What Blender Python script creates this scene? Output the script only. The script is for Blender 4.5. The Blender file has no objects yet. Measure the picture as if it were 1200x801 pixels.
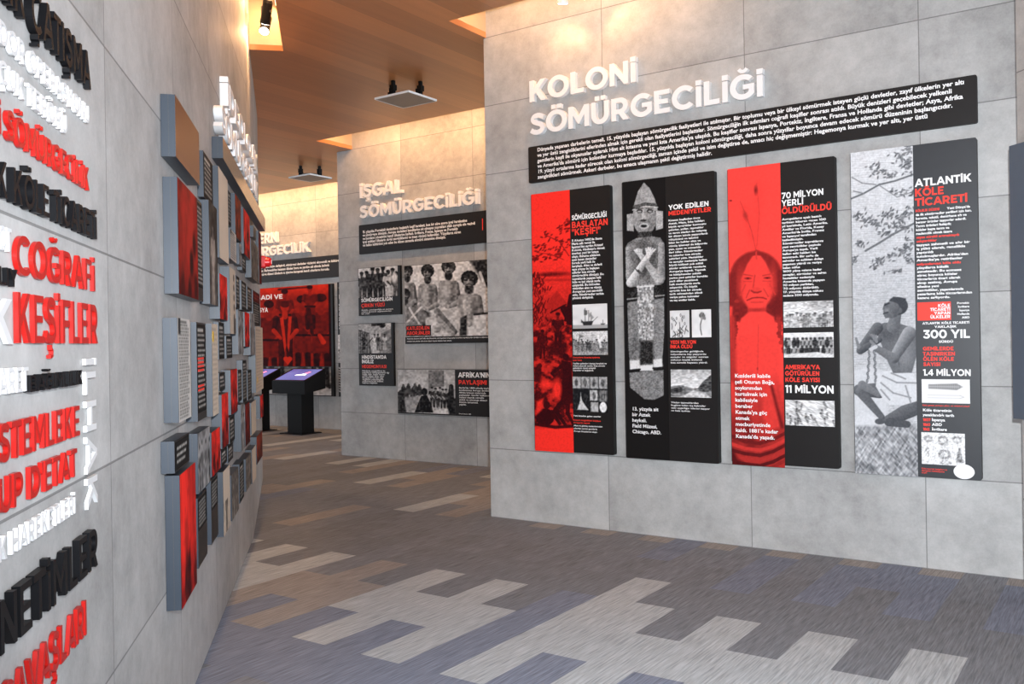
import bpy, math, random
import numpy as np
from mathutils import Matrix, Vector
from math import sin, cos, pi, radians, hypot

scene = bpy.context.scene
COL = scene.collection

# ------------------------------------------------------------------ camera
H = 1.53                                   # lens height above the carpet
FPX, YAW, PITCH, ROLL = 1059.5, 0.604181, 0.0, -0.0161
Fv = np.array([-sin(YAW) * cos(PITCH), cos(YAW) * cos(PITCH), sin(PITCH)])
_r = np.array([cos(YAW), sin(YAW), 0.0]); _u = np.cross(_r, Fv)
Rv = cos(ROLL) * _r + sin(ROLL) * _u
Uv = -sin(ROLL) * _r + cos(ROLL) * _u
cam = bpy.data.cameras.new('camera'); cam.sensor_width = 36.0; cam.lens = 36.0 * FPX / 1200.0
cam.clip_start = 0.05; cam.clip_end = 100
camo = bpy.data.objects.new('camera', cam); COL.objects.link(camo)
camo.matrix_world = Matrix(((Rv[0], Uv[0], -Fv[0], 0), (Rv[1], Uv[1], -Fv[1], 0), (Rv[2], Uv[2], -Fv[2], H), (0, 0, 0, 1)))
scene.camera = camo

# ------------------------------------------------------------------ light and exposure
vs = scene.view_settings
scene.display_settings.display_device = 'sRGB'
vs.view_transform = 'Standard'; vs.look = 'None'; vs.gamma = 1.0; vs.use_curve_mapping = False
vs.exposure = 0.3
w = bpy.data.worlds.new('hall_ambient'); scene.world = w; w.use_nodes = True
bg = w.node_tree.nodes['Background']; bg.inputs[1].default_value = 1.3
# daylight from the open hall behind the camera: bright and cool along the horizon, dim and warm above and below
_N = w.node_tree.nodes.new; _L = w.node_tree.links.new
_tc = _N('ShaderNodeTexCoord'); _sp = _N('ShaderNodeSeparateXYZ'); _L(_tc.outputs['Generated'], _sp.inputs[0])
_ab = _N('ShaderNodeMath'); _ab.operation = 'ABSOLUTE'; _L(_sp.outputs['Z'], _ab.inputs[0])
_cr = _N('ShaderNodeValToRGB'); _e = _cr.color_ramp.elements
_e[0].position = .06; _e[0].color = (1.0, 1.12, 1.27, 1); _e[1].position = .5; _e[1].color = (.50, .53, .56, 1)
_L(_ab.outputs[0], _cr.inputs[0])
# added boost: ambient raised on the right-hand side to lift the left wall
_mr = _N('ShaderNodeMapRange'); _mr.inputs['From Min'].default_value = -.2; _mr.inputs['To Min'].default_value = .75; _mr.inputs['To Max'].default_value = 2.4; _L(_sp.outputs['X'], _mr.inputs['Value'])
_vm = _N('ShaderNodeVectorMath'); _vm.operation = 'SCALE'; _L(_cr.outputs[0], _vm.inputs[0]); _L(_mr.outputs[0], _vm.inputs['Scale']); _L(_vm.outputs[0], bg.inputs[0])
WARM = (1.0, 0.53, 0.23)

def add_light(name, kind, loc, energy, color, target=None, **kw):
    d = bpy.data.lights.new(name, kind); d.energy = energy; d.color = color
    for k, v in kw.items(): setattr(d, k, v)
    o = bpy.data.objects.new(name, d); COL.objects.link(o); o.location = loc
    if target is not None:
        o.rotation_euler = (Vector(target) - Vector(loc)).to_track_quat('-Z', 'Y').to_euler()
    return o
# the photographer's flash, just above and right of the lens
fl = Vector((0, 0, H)) + Vector(Rv) * 0.07 + Vector(Uv) * 0.22
add_light('camera_flash', 'SPOT', fl, 1250, (0.90, 0.95, 1.0), target=fl + Vector(Fv) + Vector(Rv) * .20, spot_size=radians(104), spot_blend=1.0, shadow_soft_size=.035)

# ------------------------------------------------------------------ materials
def lin(c): return tuple((v / 12.92 if v <= 0.04045 else ((v + 0.055) / 1.055) ** 2.4) for v in c)
def rgb(r, g, b): return lin((r / 255, g / 255, b / 255)) + (1.0,)
def mat(name, color, rough=0.5, spec=0.5, metal=0.0, emit=None, estr=0.0, noise=0.0, nscale=20, coat=0.0):
    m = bpy.data.materials.new(name); m.use_nodes = True
    nt = m.node_tree; b = nt.nodes['Principled BSDF']
    b.inputs['Base Color'].default_value = color; b.inputs['Roughness'].default_value = rough
    b.inputs['Specular IOR Level'].default_value = spec; b.inputs['Metallic'].default_value = metal
    if emit: b.inputs['Emission Color'].default_value = emit; b.inputs['Emission Strength'].default_value = estr
    if noise:
        tc = nt.nodes.new('ShaderNodeTexCoord'); n = nt.nodes.new('ShaderNodeTexNoise'); n.inputs['Scale'].default_value = nscale; n.inputs['Detail'].default_value = 4
        mr = nt.nodes.new('ShaderNodeMapRange'); mr.inputs['To Min'].default_value = 1 - noise; mr.inputs['To Max'].default_value = 1 + noise
        mx = nt.nodes.new('ShaderNodeMix'); mx.data_type = 'RGBA'; mx.blend_type = 'MULTIPLY'; mx.inputs['Factor'].default_value = 1
        mx.inputs['A'].default_value = color
        nt.links.new(tc.outputs['Object'], n.inputs['Vector']); nt.links.new(n.outputs[0], mr.inputs['Value'])
        nt.links.new(mr.outputs[0], mx.inputs['B']); nt.links.new(mx.outputs['Result'], b.inputs['Base Color'])
    return m

def concrete(name, base=(0.40, 0.398, 0.39), x_off=0.0, tile=1.18):
    """cement cladding tiles: 0.6 m courses, straight joints, cloudy grey (object space: x along the wall, z up)"""
    m = bpy.data.materials.new(name); m.use_nodes = True; nt = m.node_tree; N = nt.nodes.new; L = nt.links.new
    b = nt.nodes['Principled BSDF']; tc = N('ShaderNodeTexCoord'); sp = N('ShaderNodeSeparateXYZ'); L(tc.outputs['Object'], sp.inputs[0])
    def mth(op, a, c=None, d=None):
        n = N('ShaderNodeMath'); n.operation = op
        for i, v in enumerate((a, c, d)):
            if v is None: continue
            if isinstance(v, (int, float)): n.inputs[i].default_value = v
            else: L(v, n.inputs[i])
        return n.outputs[0]
    u = mth('DIVIDE', mth('SUBTRACT', sp.outputs['X'], x_off), tile); v = mth('DIVIDE', sp.outputs['Z'], 0.6)
    def seam(t, size, wd):
        f = mth('FRACT', t); d = mth('MULTIPLY', mth('MINIMUM', f, mth('SUBTRACT', 1.0, f)), size)
        return mth('LESS_THAN', d, wd)
    s = mth('MAXIMUM', seam(u, tile, 0.0032), seam(v, 0.6, 0.0035))
    cmb = N('ShaderNodeCombineXYZ'); L(mth('FLOOR', u), cmb.inputs[0]); L(mth('FLOOR', v), cmb.inputs[1])
    wn = N('ShaderNodeTexWhiteNoise'); wn.noise_dimensions = '2D'; L(cmb.outputs[0], wn.inputs['Vector'])
    off = N('ShaderNodeVectorMath'); off.operation = 'MULTIPLY_ADD'; L(wn.outputs['Color'], off.inputs[0]); off.inputs[1].default_value = (9, 9, 9); L(tc.outputs['Object'], off.inputs[2])
    def noise(scale, detail, rough):
        n = N('ShaderNodeTexNoise'); n.inputs['Scale'].default_value = scale; n.inputs['Detail'].default_value = detail; n.inputs['Roughness'].default_value = rough
        L(off.outputs[0], n.inputs['Vector']); return n.outputs[0]
    n1 = noise(2.2, 5, .6); n2 = noise(11, 6, .65); n3 = noise(90, 3, .6)
    t = mth('ADD', mth('MULTIPLY', mth('SUBTRACT', n1, .5), .85), mth('MULTIPLY', mth('SUBTRACT', n2, .5), .60))
    t = mth('ADD', t, mth('MULTIPLY', mth('SUBTRACT', n3, .5), .25))
    t = mth('ADD', t, mth('MULTIPLY', mth('SUBTRACT', wn.outputs['Value'], .5), .20))
    t = mth('ADD', t, 1.0)
    t = mth('MULTIPLY', t, mth('SUBTRACT', 1.0, mth('MULTIPLY', s, 0.5)))
    mx = N('ShaderNodeMix'); mx.data_type = 'RGBA'; mx.blend_type = 'MULTIPLY'; mx.inputs['Factor'].default_value = 1; mx.inputs['A'].default_value = base + (1,)
    L(t, mx.inputs['B']); L(mx.outputs['Result'], b.inputs['Base Color']); b.inputs['Roughness'].default_value = 0.62; b.inputs['Specular IOR Level'].default_value = 0.35
    bp = N('ShaderNodeBump'); bp.inputs['Strength'].default_value = 0.25; bp.inputs['Distance'].default_value = 0.004
    L(mth('SUBTRACT', n2, mth('MULTIPLY', s, 0.8)), bp.inputs['Height']); L(bp.outputs[0], b.inputs['Normal'])
    return m

def carpet(name, color):
    """loop carpet plank with fine ribs along the plank (object y)"""
    m = bpy.data.materials.new(name); m.use_nodes = True; nt = m.node_tree; N = nt.nodes.new; L = nt.links.new
    b = nt.nodes['Principled BSDF']; tc = N('ShaderNodeTexCoord'); mp = N('ShaderNodeMapping'); mp.inputs['Scale'].default_value = (110, 5, 1)
    L(tc.outputs['Object'], mp.inputs[0]); n = N('ShaderNodeTexNoise'); n.inputs['Scale'].default_value = 1; n.inputs['Detail'].default_value = 3; n.inputs['Roughness'].default_value = .6
    L(mp.outputs[0], n.inputs['Vector']); mr = N('ShaderNodeMapRange'); mr.inputs['From Min'].default_value = .25; mr.inputs['From Max'].default_value = .75
    mr.inputs['To Min'].default_value = .62; mr.inputs['To Max'].default_value = 1.38; L(n.outputs[0], mr.inputs['Value'])
    mx = N('ShaderNodeMix'); mx.data_type = 'RGBA'; mx.blend_type = 'MULTIPLY'; mx.inputs['Factor'].default_value = 1; mx.inputs['A'].default_value = color
    L(mr.outputs[0], mx.inputs['B']); L(mx.outputs['Result'], b.inputs['Base Color'])
    b.inputs['Roughness'].default_value = .95; b.inputs['Specular IOR Level'].default_value = .1
    return m

def wood_ceiling():
    m = bpy.data.materials.new('ceiling_wood'); m.use_nodes = True; nt = m.node_tree; N = nt.nodes.new; L = nt.links.new
    b = nt.nodes['Principled BSDF']; tc = N('ShaderNodeTexCoord'); sp = N('ShaderNodeSeparateXYZ'); L(tc.outputs['Object'], sp.inputs[0])
    def mth(op, a, c):
        n = N('ShaderNodeMath'); n.operation = op
        for i, v in enumerate((a, c)):
            if isinstance(v, (int, float)): n.inputs[i].default_value = v
            else: L(v, n.inputs[i])
        return n.outputs[0]
    u = mth('DIVIDE', sp.outputs['X'], .3); fl_ = mth('FLOOR', u, 0); f = mth('FRACT', u, 0)
    wn = N('ShaderNodeTexWhiteNoise'); wn.noise_dimensions = '1D'; L(fl_, wn.inputs['W'])
    seam = mth('LESS_THAN', f, .012)
    mp = N('ShaderNodeMapping'); mp.inputs['Scale'].default_value = (14, .7, 1); L(tc.outputs['Object'], mp.inputs[0])
    n = N('ShaderNodeTexNoise'); n.inputs['Scale'].default_value = 1; n.inputs['Detail'].default_value = 5; L(mp.outputs[0], n.inputs['Vector'])
    t = mth('ADD', .72, mth('MULTIPLY', wn.outputs['Value'], .3)); t = mth('ADD', t, mth('MULTIPLY', n.outputs[0], .3))
    t = mth('MULTIPLY', t, mth('SUBTRACT', 1.0, mth('MULTIPLY', seam, .35)))
    mx = N('ShaderNodeMix'); mx.data_type = 'RGBA'; mx.blend_type = 'MULTIPLY'; mx.inputs['Factor'].default_value = 1; mx.inputs['A'].default_value = CEIL_COLOR
    L(t, mx.inputs['B']); L(mx.outputs['Result'], b.inputs['Base Color']); b.inputs['Roughness'].default_value = .32; b.inputs['Specular IOR Level'].default_value = .5
    return m
CEIL_COLOR = (0.52, 0.215, 0.08, 1)

def print_mat(name, rough=.55):
    m = bpy.data.materials.new(name); m.use_nodes = True; nt = m.node_tree; b = nt.nodes['Principled BSDF']
    a = nt.nodes.new('ShaderNodeAttribute'); a.attribute_name = 'ink'; nt.links.new(a.outputs['Color'], b.inputs['Base Color'])
    b.inputs['Roughness'].default_value = rough; b.inputs['Specular IOR Level'].default_value = .04
    return m

M = dict(
    white=mat('white_paint', (.82, .82, .82, 1), .45), white_ink=mat('white_ink', (.88, .88, .88, 1), .5, .3), red=mat('red_paint', (.46, .012, .009, 1), .35, .3),
    black_letter=mat('black_paint', (.006, .006, .007, 1), .4, .12), red_ink=mat('red_ink', (.92, .05, .032, 1), .5, .3),
    board=mat('black_board', (.011, .010, .010, 1), .42, .3, noise=.1), slate=mat('black_board_flash_sheen', (.024, .027, .032, 1), .4, .5, noise=.1),  # second one: black board with the flash's reflection painted in as grey
    reflect_brown=mat('black_board_brown_reflection', (.15, .045, .016, 1), .34, .25),  # black glossy board; the wooden ceiling's reflection is painted in as brown
    gloss=mat('black_gloss_board', (.012, .011, .011, 1), .18, .4), words=mat('matt_white_paint', (.66, .66, .66, 1), .5, .3), side=mat('grey_board_edge', (.032, .042, .057, 1), .36, .5, noise=.08),
    black=mat('black_metal', (.006, .006, .006, 1), .5, .15, noise=.1), dark=mat('dark_grey_metal', (.05, .05, .05, 1), .4, .5, noise=.1),
    steel=mat('brushed_steel', (.45, .42, .38, 1), .35, .5, metal=.8, noise=.06), plate=mat('perforated_grille', (.33, .26, .2, 1), .5, .4, noise=.15, nscale=120),
    wood=None, print=print_mat('printed_sheet'), trough=mat('slot_lining', (.62, .46, .3, 1), .6, .3, noise=.05),
    lamp=mat('warm_led', (1, .9, .75, 1), .5, emit=(1.0, .72, .42, 1), estr=6.0), spotlens=mat('spot_lens', (1, 1, 1, 1), .3, emit=(1, .9, .75, 1), estr=9.0),
    beacon=mat('red_beacon_plastic', (.75, .012, .016, 1), .25, .5), rim=mat('black_edge', (.009, .009, .009, 1), .5, .2),
)
M['wood'] = wood_ceiling()

# ------------------------------------------------------------------ object helpers
def link(name, me, parent=None, loc=None):
    o = bpy.data.objects.new(name, me); COL.objects.link(o)
    if parent is not None: o.parent = parent
    if loc is not None: o.location = loc
    return o
def tag(o, label=None, cat=None, group=None, kind=None):
    for k, v in (('label', label), ('category', cat), ('group', group), ('kind', kind)):
        if v: o[k] = v
    return o
class MB:
    def __init__(s): s.v = []; s.f = []; s.mi = []
    def add(s, vs_, fs, mi=0):
        n = len(s.v); s.v += [tuple(map(float, p)) for p in vs_]; s.f += [tuple(i + n for i in f) for f in fs]; s.mi += [mi] * len(fs)
    def box(s, a, b, mi=0, ms=None):
        (x0, y0, z0), (x1, y1, z1) = a, b
        s.add([(x0, y0, z0), (x1, y0, z0), (x1, y1, z0), (x0, y1, z0), (x0, y0, z1), (x1, y0, z1), (x1, y1, z1), (x0, y1, z1)],
              [(0, 3, 2, 1), (4, 5, 6, 7), (0, 1, 5, 4), (1, 2, 6, 5), (2, 3, 7, 6), (3, 0, 4, 7)], mi)
        if ms is not None: s.mi[-4] = ms      # the front (-y) face
    def prism(s, pts, y0, y1, mi=0, mf=None):
        """outline in x,z extruded from y0 (front) to y1 (back)"""
        n = len(pts); V = [(x, y0, z) for x, z in pts] + [(x, y1, z) for x, z in pts]
        s.add(V, [tuple(range(n)), tuple(range(2 * n - 1, n - 1, -1))] + [(i, i + n, (i + 1) % n + n, (i + 1) % n) for i in range(n)], mi)
        if mf is not None: s.mi[-(n + 2)] = mf
    def tube(s, p, q, r0, r1=None, n=14, mi=0, cap=True):
        r1 = r0 if r1 is None else r1; p = Vector(p); q = Vector(q); d = (q - p).normalized(); a = d.orthogonal().normalized(); b = d.cross(a)
        V = [p + (a * cos(2 * pi * i / n) + b * sin(2 * pi * i / n)) * r0 for i in range(n)] + [q + (a * cos(2 * pi * i / n) + b * sin(2 * pi * i / n)) * r1 for i in range(n)]
        F = [(i, (i + 1) % n, n + (i + 1) % n, n + i) for i in range(n)]
        if cap: F += [tuple(range(n - 1, -1, -1)), tuple(range(n, 2 * n))]
        s.add(V, F, mi)
    def build(s, name, mats, parent=None, loc=None, smooth=False):
        me = bpy.data.meshes.new(name); me.from_pydata(s.v, [], s.f)
        for m in (mats if isinstance(mats, (list, tuple)) else [mats]): me.materials.append(m)
        me.polygons.foreach_set('material_index', s.mi)
        if smooth: me.polygons.foreach_set('use_smooth', [True] * len(s.f))
        me.update(); return link(name, me, parent, loc)
def round_rect(x0, z0, x1, z1, r, n=4):
    P = []
    for cx, cz, a in ((x1 - r, z0 + r, -90), (x1 - r, z1 - r, 0), (x0 + r, z1 - r, 90), (x0 + r, z0 + r, 180)):
        for i in range(n + 1): t = radians(a + 90 * i / n); P.append((cx + r * cos(t), cz + r * sin(t)))
    return P

# ------------------------------------------------------------------ the wall planes (local x along the wall, -y out of it, z up)
YA, YB, YC = 6.424, 8.968, 11.64
LA, LB = radians(135.99), radians(138.76)
LC = (-5.8204, 4.7539)                       # the bend of the left wall
WALL = dict(A=((0.0, YA), 0.0), B=((0.0, YB), 0.0), C=((0.0, YC), 0.0), L=(LC, LA), R=((-0.535, 5.82), radians(-45)))
def wpos(wall, x, out, z):
    (ox, oy), t = WALL[wall]
    return Vector((ox + x * cos(t) + out * sin(t), oy + x * sin(t) - out * cos(t), z))
def at(wall, px, py, out=0.0):
    """the point of a wall (x along it, z) seen at a place of the photograph"""
    (ox, oy), t = WALL[wall]; n = np.array([sin(t), -cos(t), 0.0])
    d = Fv + (px - 600) / FPX * Rv - (py - 400.5) / FPX * Uv
    k = (np.dot(n, [ox, oy, 0]) + out) / np.dot(n, d); p = d * k
    return float((p[0] - ox) * cos(t) + (p[1] - oy) * sin(t)), float(p[2] + H)
def wall_thing(name, wall, x, z, label, cat, group=None):
    o = bpy.data.objects.new(name, None); COL.objects.link(o); o.empty_display_size = .1
    o.location = wpos(wall, x, 0, z); o.rotation_euler = (0, 0, WALL[wall][1])
    return tag(o, label, cat, group)

# ------------------------------------------------------------------ lettering
# geometric bold capitals drawn as outlines: {char: (width, [pieces]); piece = list of contours, the first outer, the rest holes}
def _arc(cx, cy, rx, ry, a0, a1, n=14): return [(cx + rx * cos(radians(a0 + (a1 - a0) * i / n)), cy + ry * sin(radians(a0 + (a1 - a0) * i / n))) for i in range(n + 1)]
def _smooth(P, m=5):
    Q = [P[0]] + list(P) + [P[-1]]; out = []
    for i in range(1, len(Q) - 2):
        p0, p1, p2, p3 = [np.array(q, float) for q in Q[i - 1:i + 3]]
        for j in range(m): t = j / m; out.append(tuple(.5 * ((2 * p1) + (-p0 + p2) * t + (2 * p0 - 5 * p1 + 4 * p2 - p3) * t * t + (-p0 + 3 * p1 - 3 * p2 + p3) * t ** 3)))
    return out + [tuple(P[-1])]
def _ribbon(P, wd):
    n = len(P); Lf, Rt = [], []
    for i, p in enumerate(P):
        a, b = P[max(i - 1, 0)], P[min(i + 1, n - 1)]; dx, dy = b[0] - a[0], b[1] - a[1]; l = hypot(dx, dy) or 1; nx, ny = -dy / l * wd / 2, dx / l * wd / 2
        Lf.append((p[0] + nx, p[1] + ny)); Rt.append((p[0] - nx, p[1] - ny))
    return Lf + Rt[::-1]
def _box(x0, y0, x1, y1): return [(x0, y0), (x1, y0), (x1, y1), (x0, y1)]
def _font():
    T = .148; E_ = .128; F = {}
    F['I'] = (T, [[_box(0, 0, T, .7)]]); F['İ'] = (T, [[_box(0, 0, T, .60)], [_box(-.006, .652, T + .006, .785)]]); F['.'] = (.15, [[_box(0, 0, .15, .15)]])
    F['L'] = (.47, [[[(0, 0), (.47, 0), (.47, E_), (T, E_), (T, .7), (0, .7)]]])
    F['E'] = (.51, [[[(0, 0), (.51, 0), (.51, .125), (T, .125), (T, .292), (.45, .292), (.45, .412), (T, .412), (T, .577), (.505, .577), (.505, .7), (0, .7)]]])
    F['F'] = (.50, [[[(0, 0), (T, 0), (T, .255), (.45, .255), (.45, .38), (T, .38), (T, .572), (.50, .572), (.50, .7), (0, .7)]]])
    F['T'] = (.57, [[[(.211, 0), (.359, 0), (.359, .568), (.57, .568), (.57, .7), (0, .7), (0, .568), (.211, .568)]]])
    F['H'] = (.62, [[[(0, 0), (T, 0), (T, .282), (.472, .282), (.472, 0), (.62, 0), (.62, .7), (.472, .7), (.472, .415), (T, .415), (T, .7), (0, .7)]]])
    F['N'] = (.63, [[[(0, 0), (T, 0), (T, .44), (.50, 0), (.63, 0), (.63, .7), (.482, .7), (.482, .27), (.14, .7), (0, .7)]]])
    F['M'] = (.76, [[[(0, 0), (T, 0), (T, .455), (.36, .125), (.40, .125), (.612, .455), (.612, 0), (.76, 0), (.76, .7), (.605, .7), (.38, .34), (.155, .7), (0, .7)]]])
    F['K'] = (.63, [[[(0, 0), (T, 0), (T, .215), (.235, .305), (.445, 0), (.63, 0), (.34, .41), (.615, .7), (.43, .7), (T, .40), (T, .7), (0, .7)]]])
    F['A'] = (.76, [[[(0, 0), (.155, 0), (.215, .15), (.545, .15), (.605, 0), (.76, 0), (.452, .705), (.308, .705)], [(.265, .275), (.495, .275), (.38, .555)]]])
    F['V'] = (.74, [[[(.305, -.005), (.435, -.005), (.74, .7), (.578, .7), (.37, .185), (.162, .7), (0, .7)]]])
    F['Y'] = (.70, [[[(.276, 0), (.424, 0), (.424, .27), (.70, .7), (.532, .7), (.351, .405), (.168, .7), (0, .7), (.276, .266)]]])
    F['Z'] = (.58, [[[(0, 0), (.58, 0), (.58, .128), (.205, .128), (.572, .59), (.572, .7), (.018, .7), (.018, .572), (.37, .572), (0, .11)]]])
    O = lambda rx, w: [_arc(rx, .35, rx, .362, 0, 360, 40)[:-1], _arc(rx, .35, rx - w, .362 - .135, 360, 0, 40)[:-1]]
    F['O'] = (.79, [O(.395, .152)]); F['0'] = (.62, [O(.31, .145)])
    F['C'] = (.70, [[_arc(.395, .35, .395, .362, 45, 315, 30) + _arc(.395, .35, .243, .227, 313, 47, 30)]])
    F['G'] = (.73, [[_arc(.395, .35, .395, .362, 47, 308, 30) + [(.715, .13), (.715, .405), (.40, .405), (.40, .285), (.575, .285), (.575, .20)] + _arc(.395, .35, .243, .227, 300, 49, 28)]])
    F['S'] = (.58, [[_ribbon(_smooth([(.515, .555), (.43, .612), (.30, .636), (.17, .606), (.112, .515), (.17, .425), (.30, .375), (.435, .315), (.492, .195), (.43, .10), (.29, .063), (.15, .088), (.045, .155)]), .142)]])
    F['D'] = (.67, [[[(0, 0), (.29, 0)] + _arc(.29, .35, .38, .35, -90, 90, 22) + [(0, .7)], [(T, .13), (T, .57), (.28, .57)] + _arc(.28, .35, .235, .22, 90, -90, 20)]])
    F['P'] = (.57, [[[(0, 0), (T, 0), (T, .195), (.30, .195)] + _arc(.30, .4475, .27, .2525, -90, 90, 18) + [(0, .7)], [(T, .325), (T, .572), (.285, .572)] + _arc(.285, .4485, .135, .1235, 90, -90, 14)]])
    F['R'] = (.60, [[[(0, 0), (T, 0), (T, .21), (.265, .21), (.415, 0), (.60, 0), (.425, .238)] + _arc(.31, .4575, .265, .2425, -58, 90, 16) + [(0, .7)], [(T, .335), (T, .572), (.295, .572)] + _arc(.295, .4535, .13, .1185, 90, -90, 14)]])
    F['B'] = (.60, [[[(0, 0), (.36, 0)] + _arc(.36, .196, .24, .196, -90, 52, 12) + _arc(.335, .517, .22, .183, -48, 90, 12) + [(0, .7)], [(T, .12), (T, .292), (.35, .292)] + _arc(.35, .206, .10, .086, 90, -90, 10), [(T, .41), (T, .58), (.32, .58)] + _arc(.32, .495, .09, .085, 90, -90, 10)]])
    F['U'] = (.63, [[[(0, .7), (0, .30)] + _arc(.315, .30, .315, .312, 180, 360, 24) + [(.63, .7), (.482, .7), (.482, .30)] + _arc(.315, .30, .167, .178, 360, 180, 20) + [(T, .7)]]])
    F['J'] = (.45, [[[(.302, .7), (.302, .24)] + _arc(.205, .24, .097, .115, 360, 215, 10) + [(.0, .11)] + _arc(.215, .235, .235, .247, 225, 360, 14) + [(.45, .7)]]])
    F['1'] = (.30, [[[(.14, 0), (.29, 0), (.29, .7), (.175, .7), (0, .655), (.03, .54), (.14, .565)]]]); F['7'] = (.55, [[[(.09, 0), (.255, 0), (.545, .58), (.545, .7), (.01, .7), (.01, .568), (.365, .568)]]])
    F['4'] = (.62, [[[(.375, 0), (.52, 0), (.52, .145), (.62, .145), (.62, .268), (.52, .268), (.52, .7), (.395, .7), (0, .255), (.02, .145), (.375, .145)], [(.165, .268), (.38, .268), (.38, .515)]]])
    F['3'] = (.55, [[[(.045, .7), (.52, .7), (.52, .59), (.335, .42)] + _arc(.30, .205, .25, .217, 62, -90, 16) + [(.12, .02), (.0, .10), (.085, .20), (.20, .125)] + _arc(.295, .212, .105, .10, -90, 90, 10) + [(.19, .312), (.165, .40), (.33, .575), (.045, .575)]]])
    F["'"] = (.13, [[[(.03, .43), (.10, .43), (.13, .7), (0, .7)]]]); F['"'] = (.32, [[[(.03, .43), (.10, .43), (.13, .7), (0, .7)]], [[(.22, .43), (.29, .43), (.32, .7), (.19, .7)]]]); F['!'] = (.15, [[_box(0, 0, .15, .145)], [[(.045, .21), (.105, .21), (.15, .7), (0, .7)]]])
    dots = lambda cx: [[_box(cx - .175, .765, cx - .045, .885)], [_box(cx + .045, .765, cx + .175, .885)]]
    ced = lambda cx: [[_ribbon([(cx, .0), (cx + .01, -.075), (cx + .075, -.10), (cx + .06, -.175), (cx - .085, -.19)], .075)]]
    bre = lambda cx: [[_ribbon(_arc(cx, .93, .125, .125, 205, 335, 10), .08)]]
    F['Ö'] = (F['O'][0], F['O'][1] + dots(.395)); F['Ü'] = (F['U'][0], F['U'][1] + dots(.315)); F['Ç'] = (F['C'][0], F['C'][1] + ced(.40)); F['Ş'] = (F['S'][0], F['S'][1] + ced(.29)); F['Ğ'] = (F['G'][0], F['G'][1] + bre(.39))
    return F
FONT = _font(); _fc = {}
def cap_glyph(ch, solid, off=.012):
    if (ch, solid, off) in _fc: return _fc[(ch, solid, off)]
    w_, pieces = FONT[ch]; V = []; FS = []; n = 0
    for cs in pieces:
        cu = bpy.data.curves.new('c', 'CURVE'); cu.dimensions = '2D'; cu.fill_mode = 'BOTH' if solid else 'FRONT'; cu.extrude = .5 if solid else 0; cu.offset = off
        for P in cs:
            s = cu.splines.new('POLY'); s.points.add(len(P) - 1); s.use_cyclic_u = True
            for q, (x, y) in zip(s.points, P): q.co = (x, y, 0, 1)
        o = bpy.data.objects.new('c', cu); me = bpy.data.meshes.new_from_object(o)
        co = np.zeros(len(me.vertices) * 3); me.vertices.foreach_get('co', co); V.append(co.reshape(-1, 3)); FS += [tuple(i + n for i in p.vertices) for p in me.polygons]; n += len(me.vertices)
        bpy.data.objects.remove(o); bpy.data.curves.remove(cu); bpy.data.meshes.remove(me)
    sb = .055 if ch in 'IİHNMBDEFKLPRÜU' else (.012 if ch in 'AVYTJ' else .035)
    co = np.vstack(V) + np.array([sb, 0, 0]); _fc[(ch, solid, off)] = (co, FS, w_ + 2 * sb); return _fc[(ch, solid, off)]
_cu = bpy.data.curves.new('glyphs', 'FONT'); _ob = bpy.data.objects.new('glyphs', _cu)
_gc = {}
def _raw(txt, bold, ext, res):
    _cu.body = txt; _cu.offset = bold; _cu.extrude = ext; _cu.resolution_u = res
    me = bpy.data.meshes.new_from_object(_ob); nv = len(me.vertices); co = np.zeros(nv * 3); me.vertices.foreach_get('co', co); co = co.reshape(-1, 3)
    fs = [tuple(p.vertices) for p in me.polygons]; bpy.data.meshes.remove(me); return co, fs
def _xmax(txt):
    co, _ = _raw(txt, 0, 0, 1); return co[:, 0].max()
_hh = None
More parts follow.
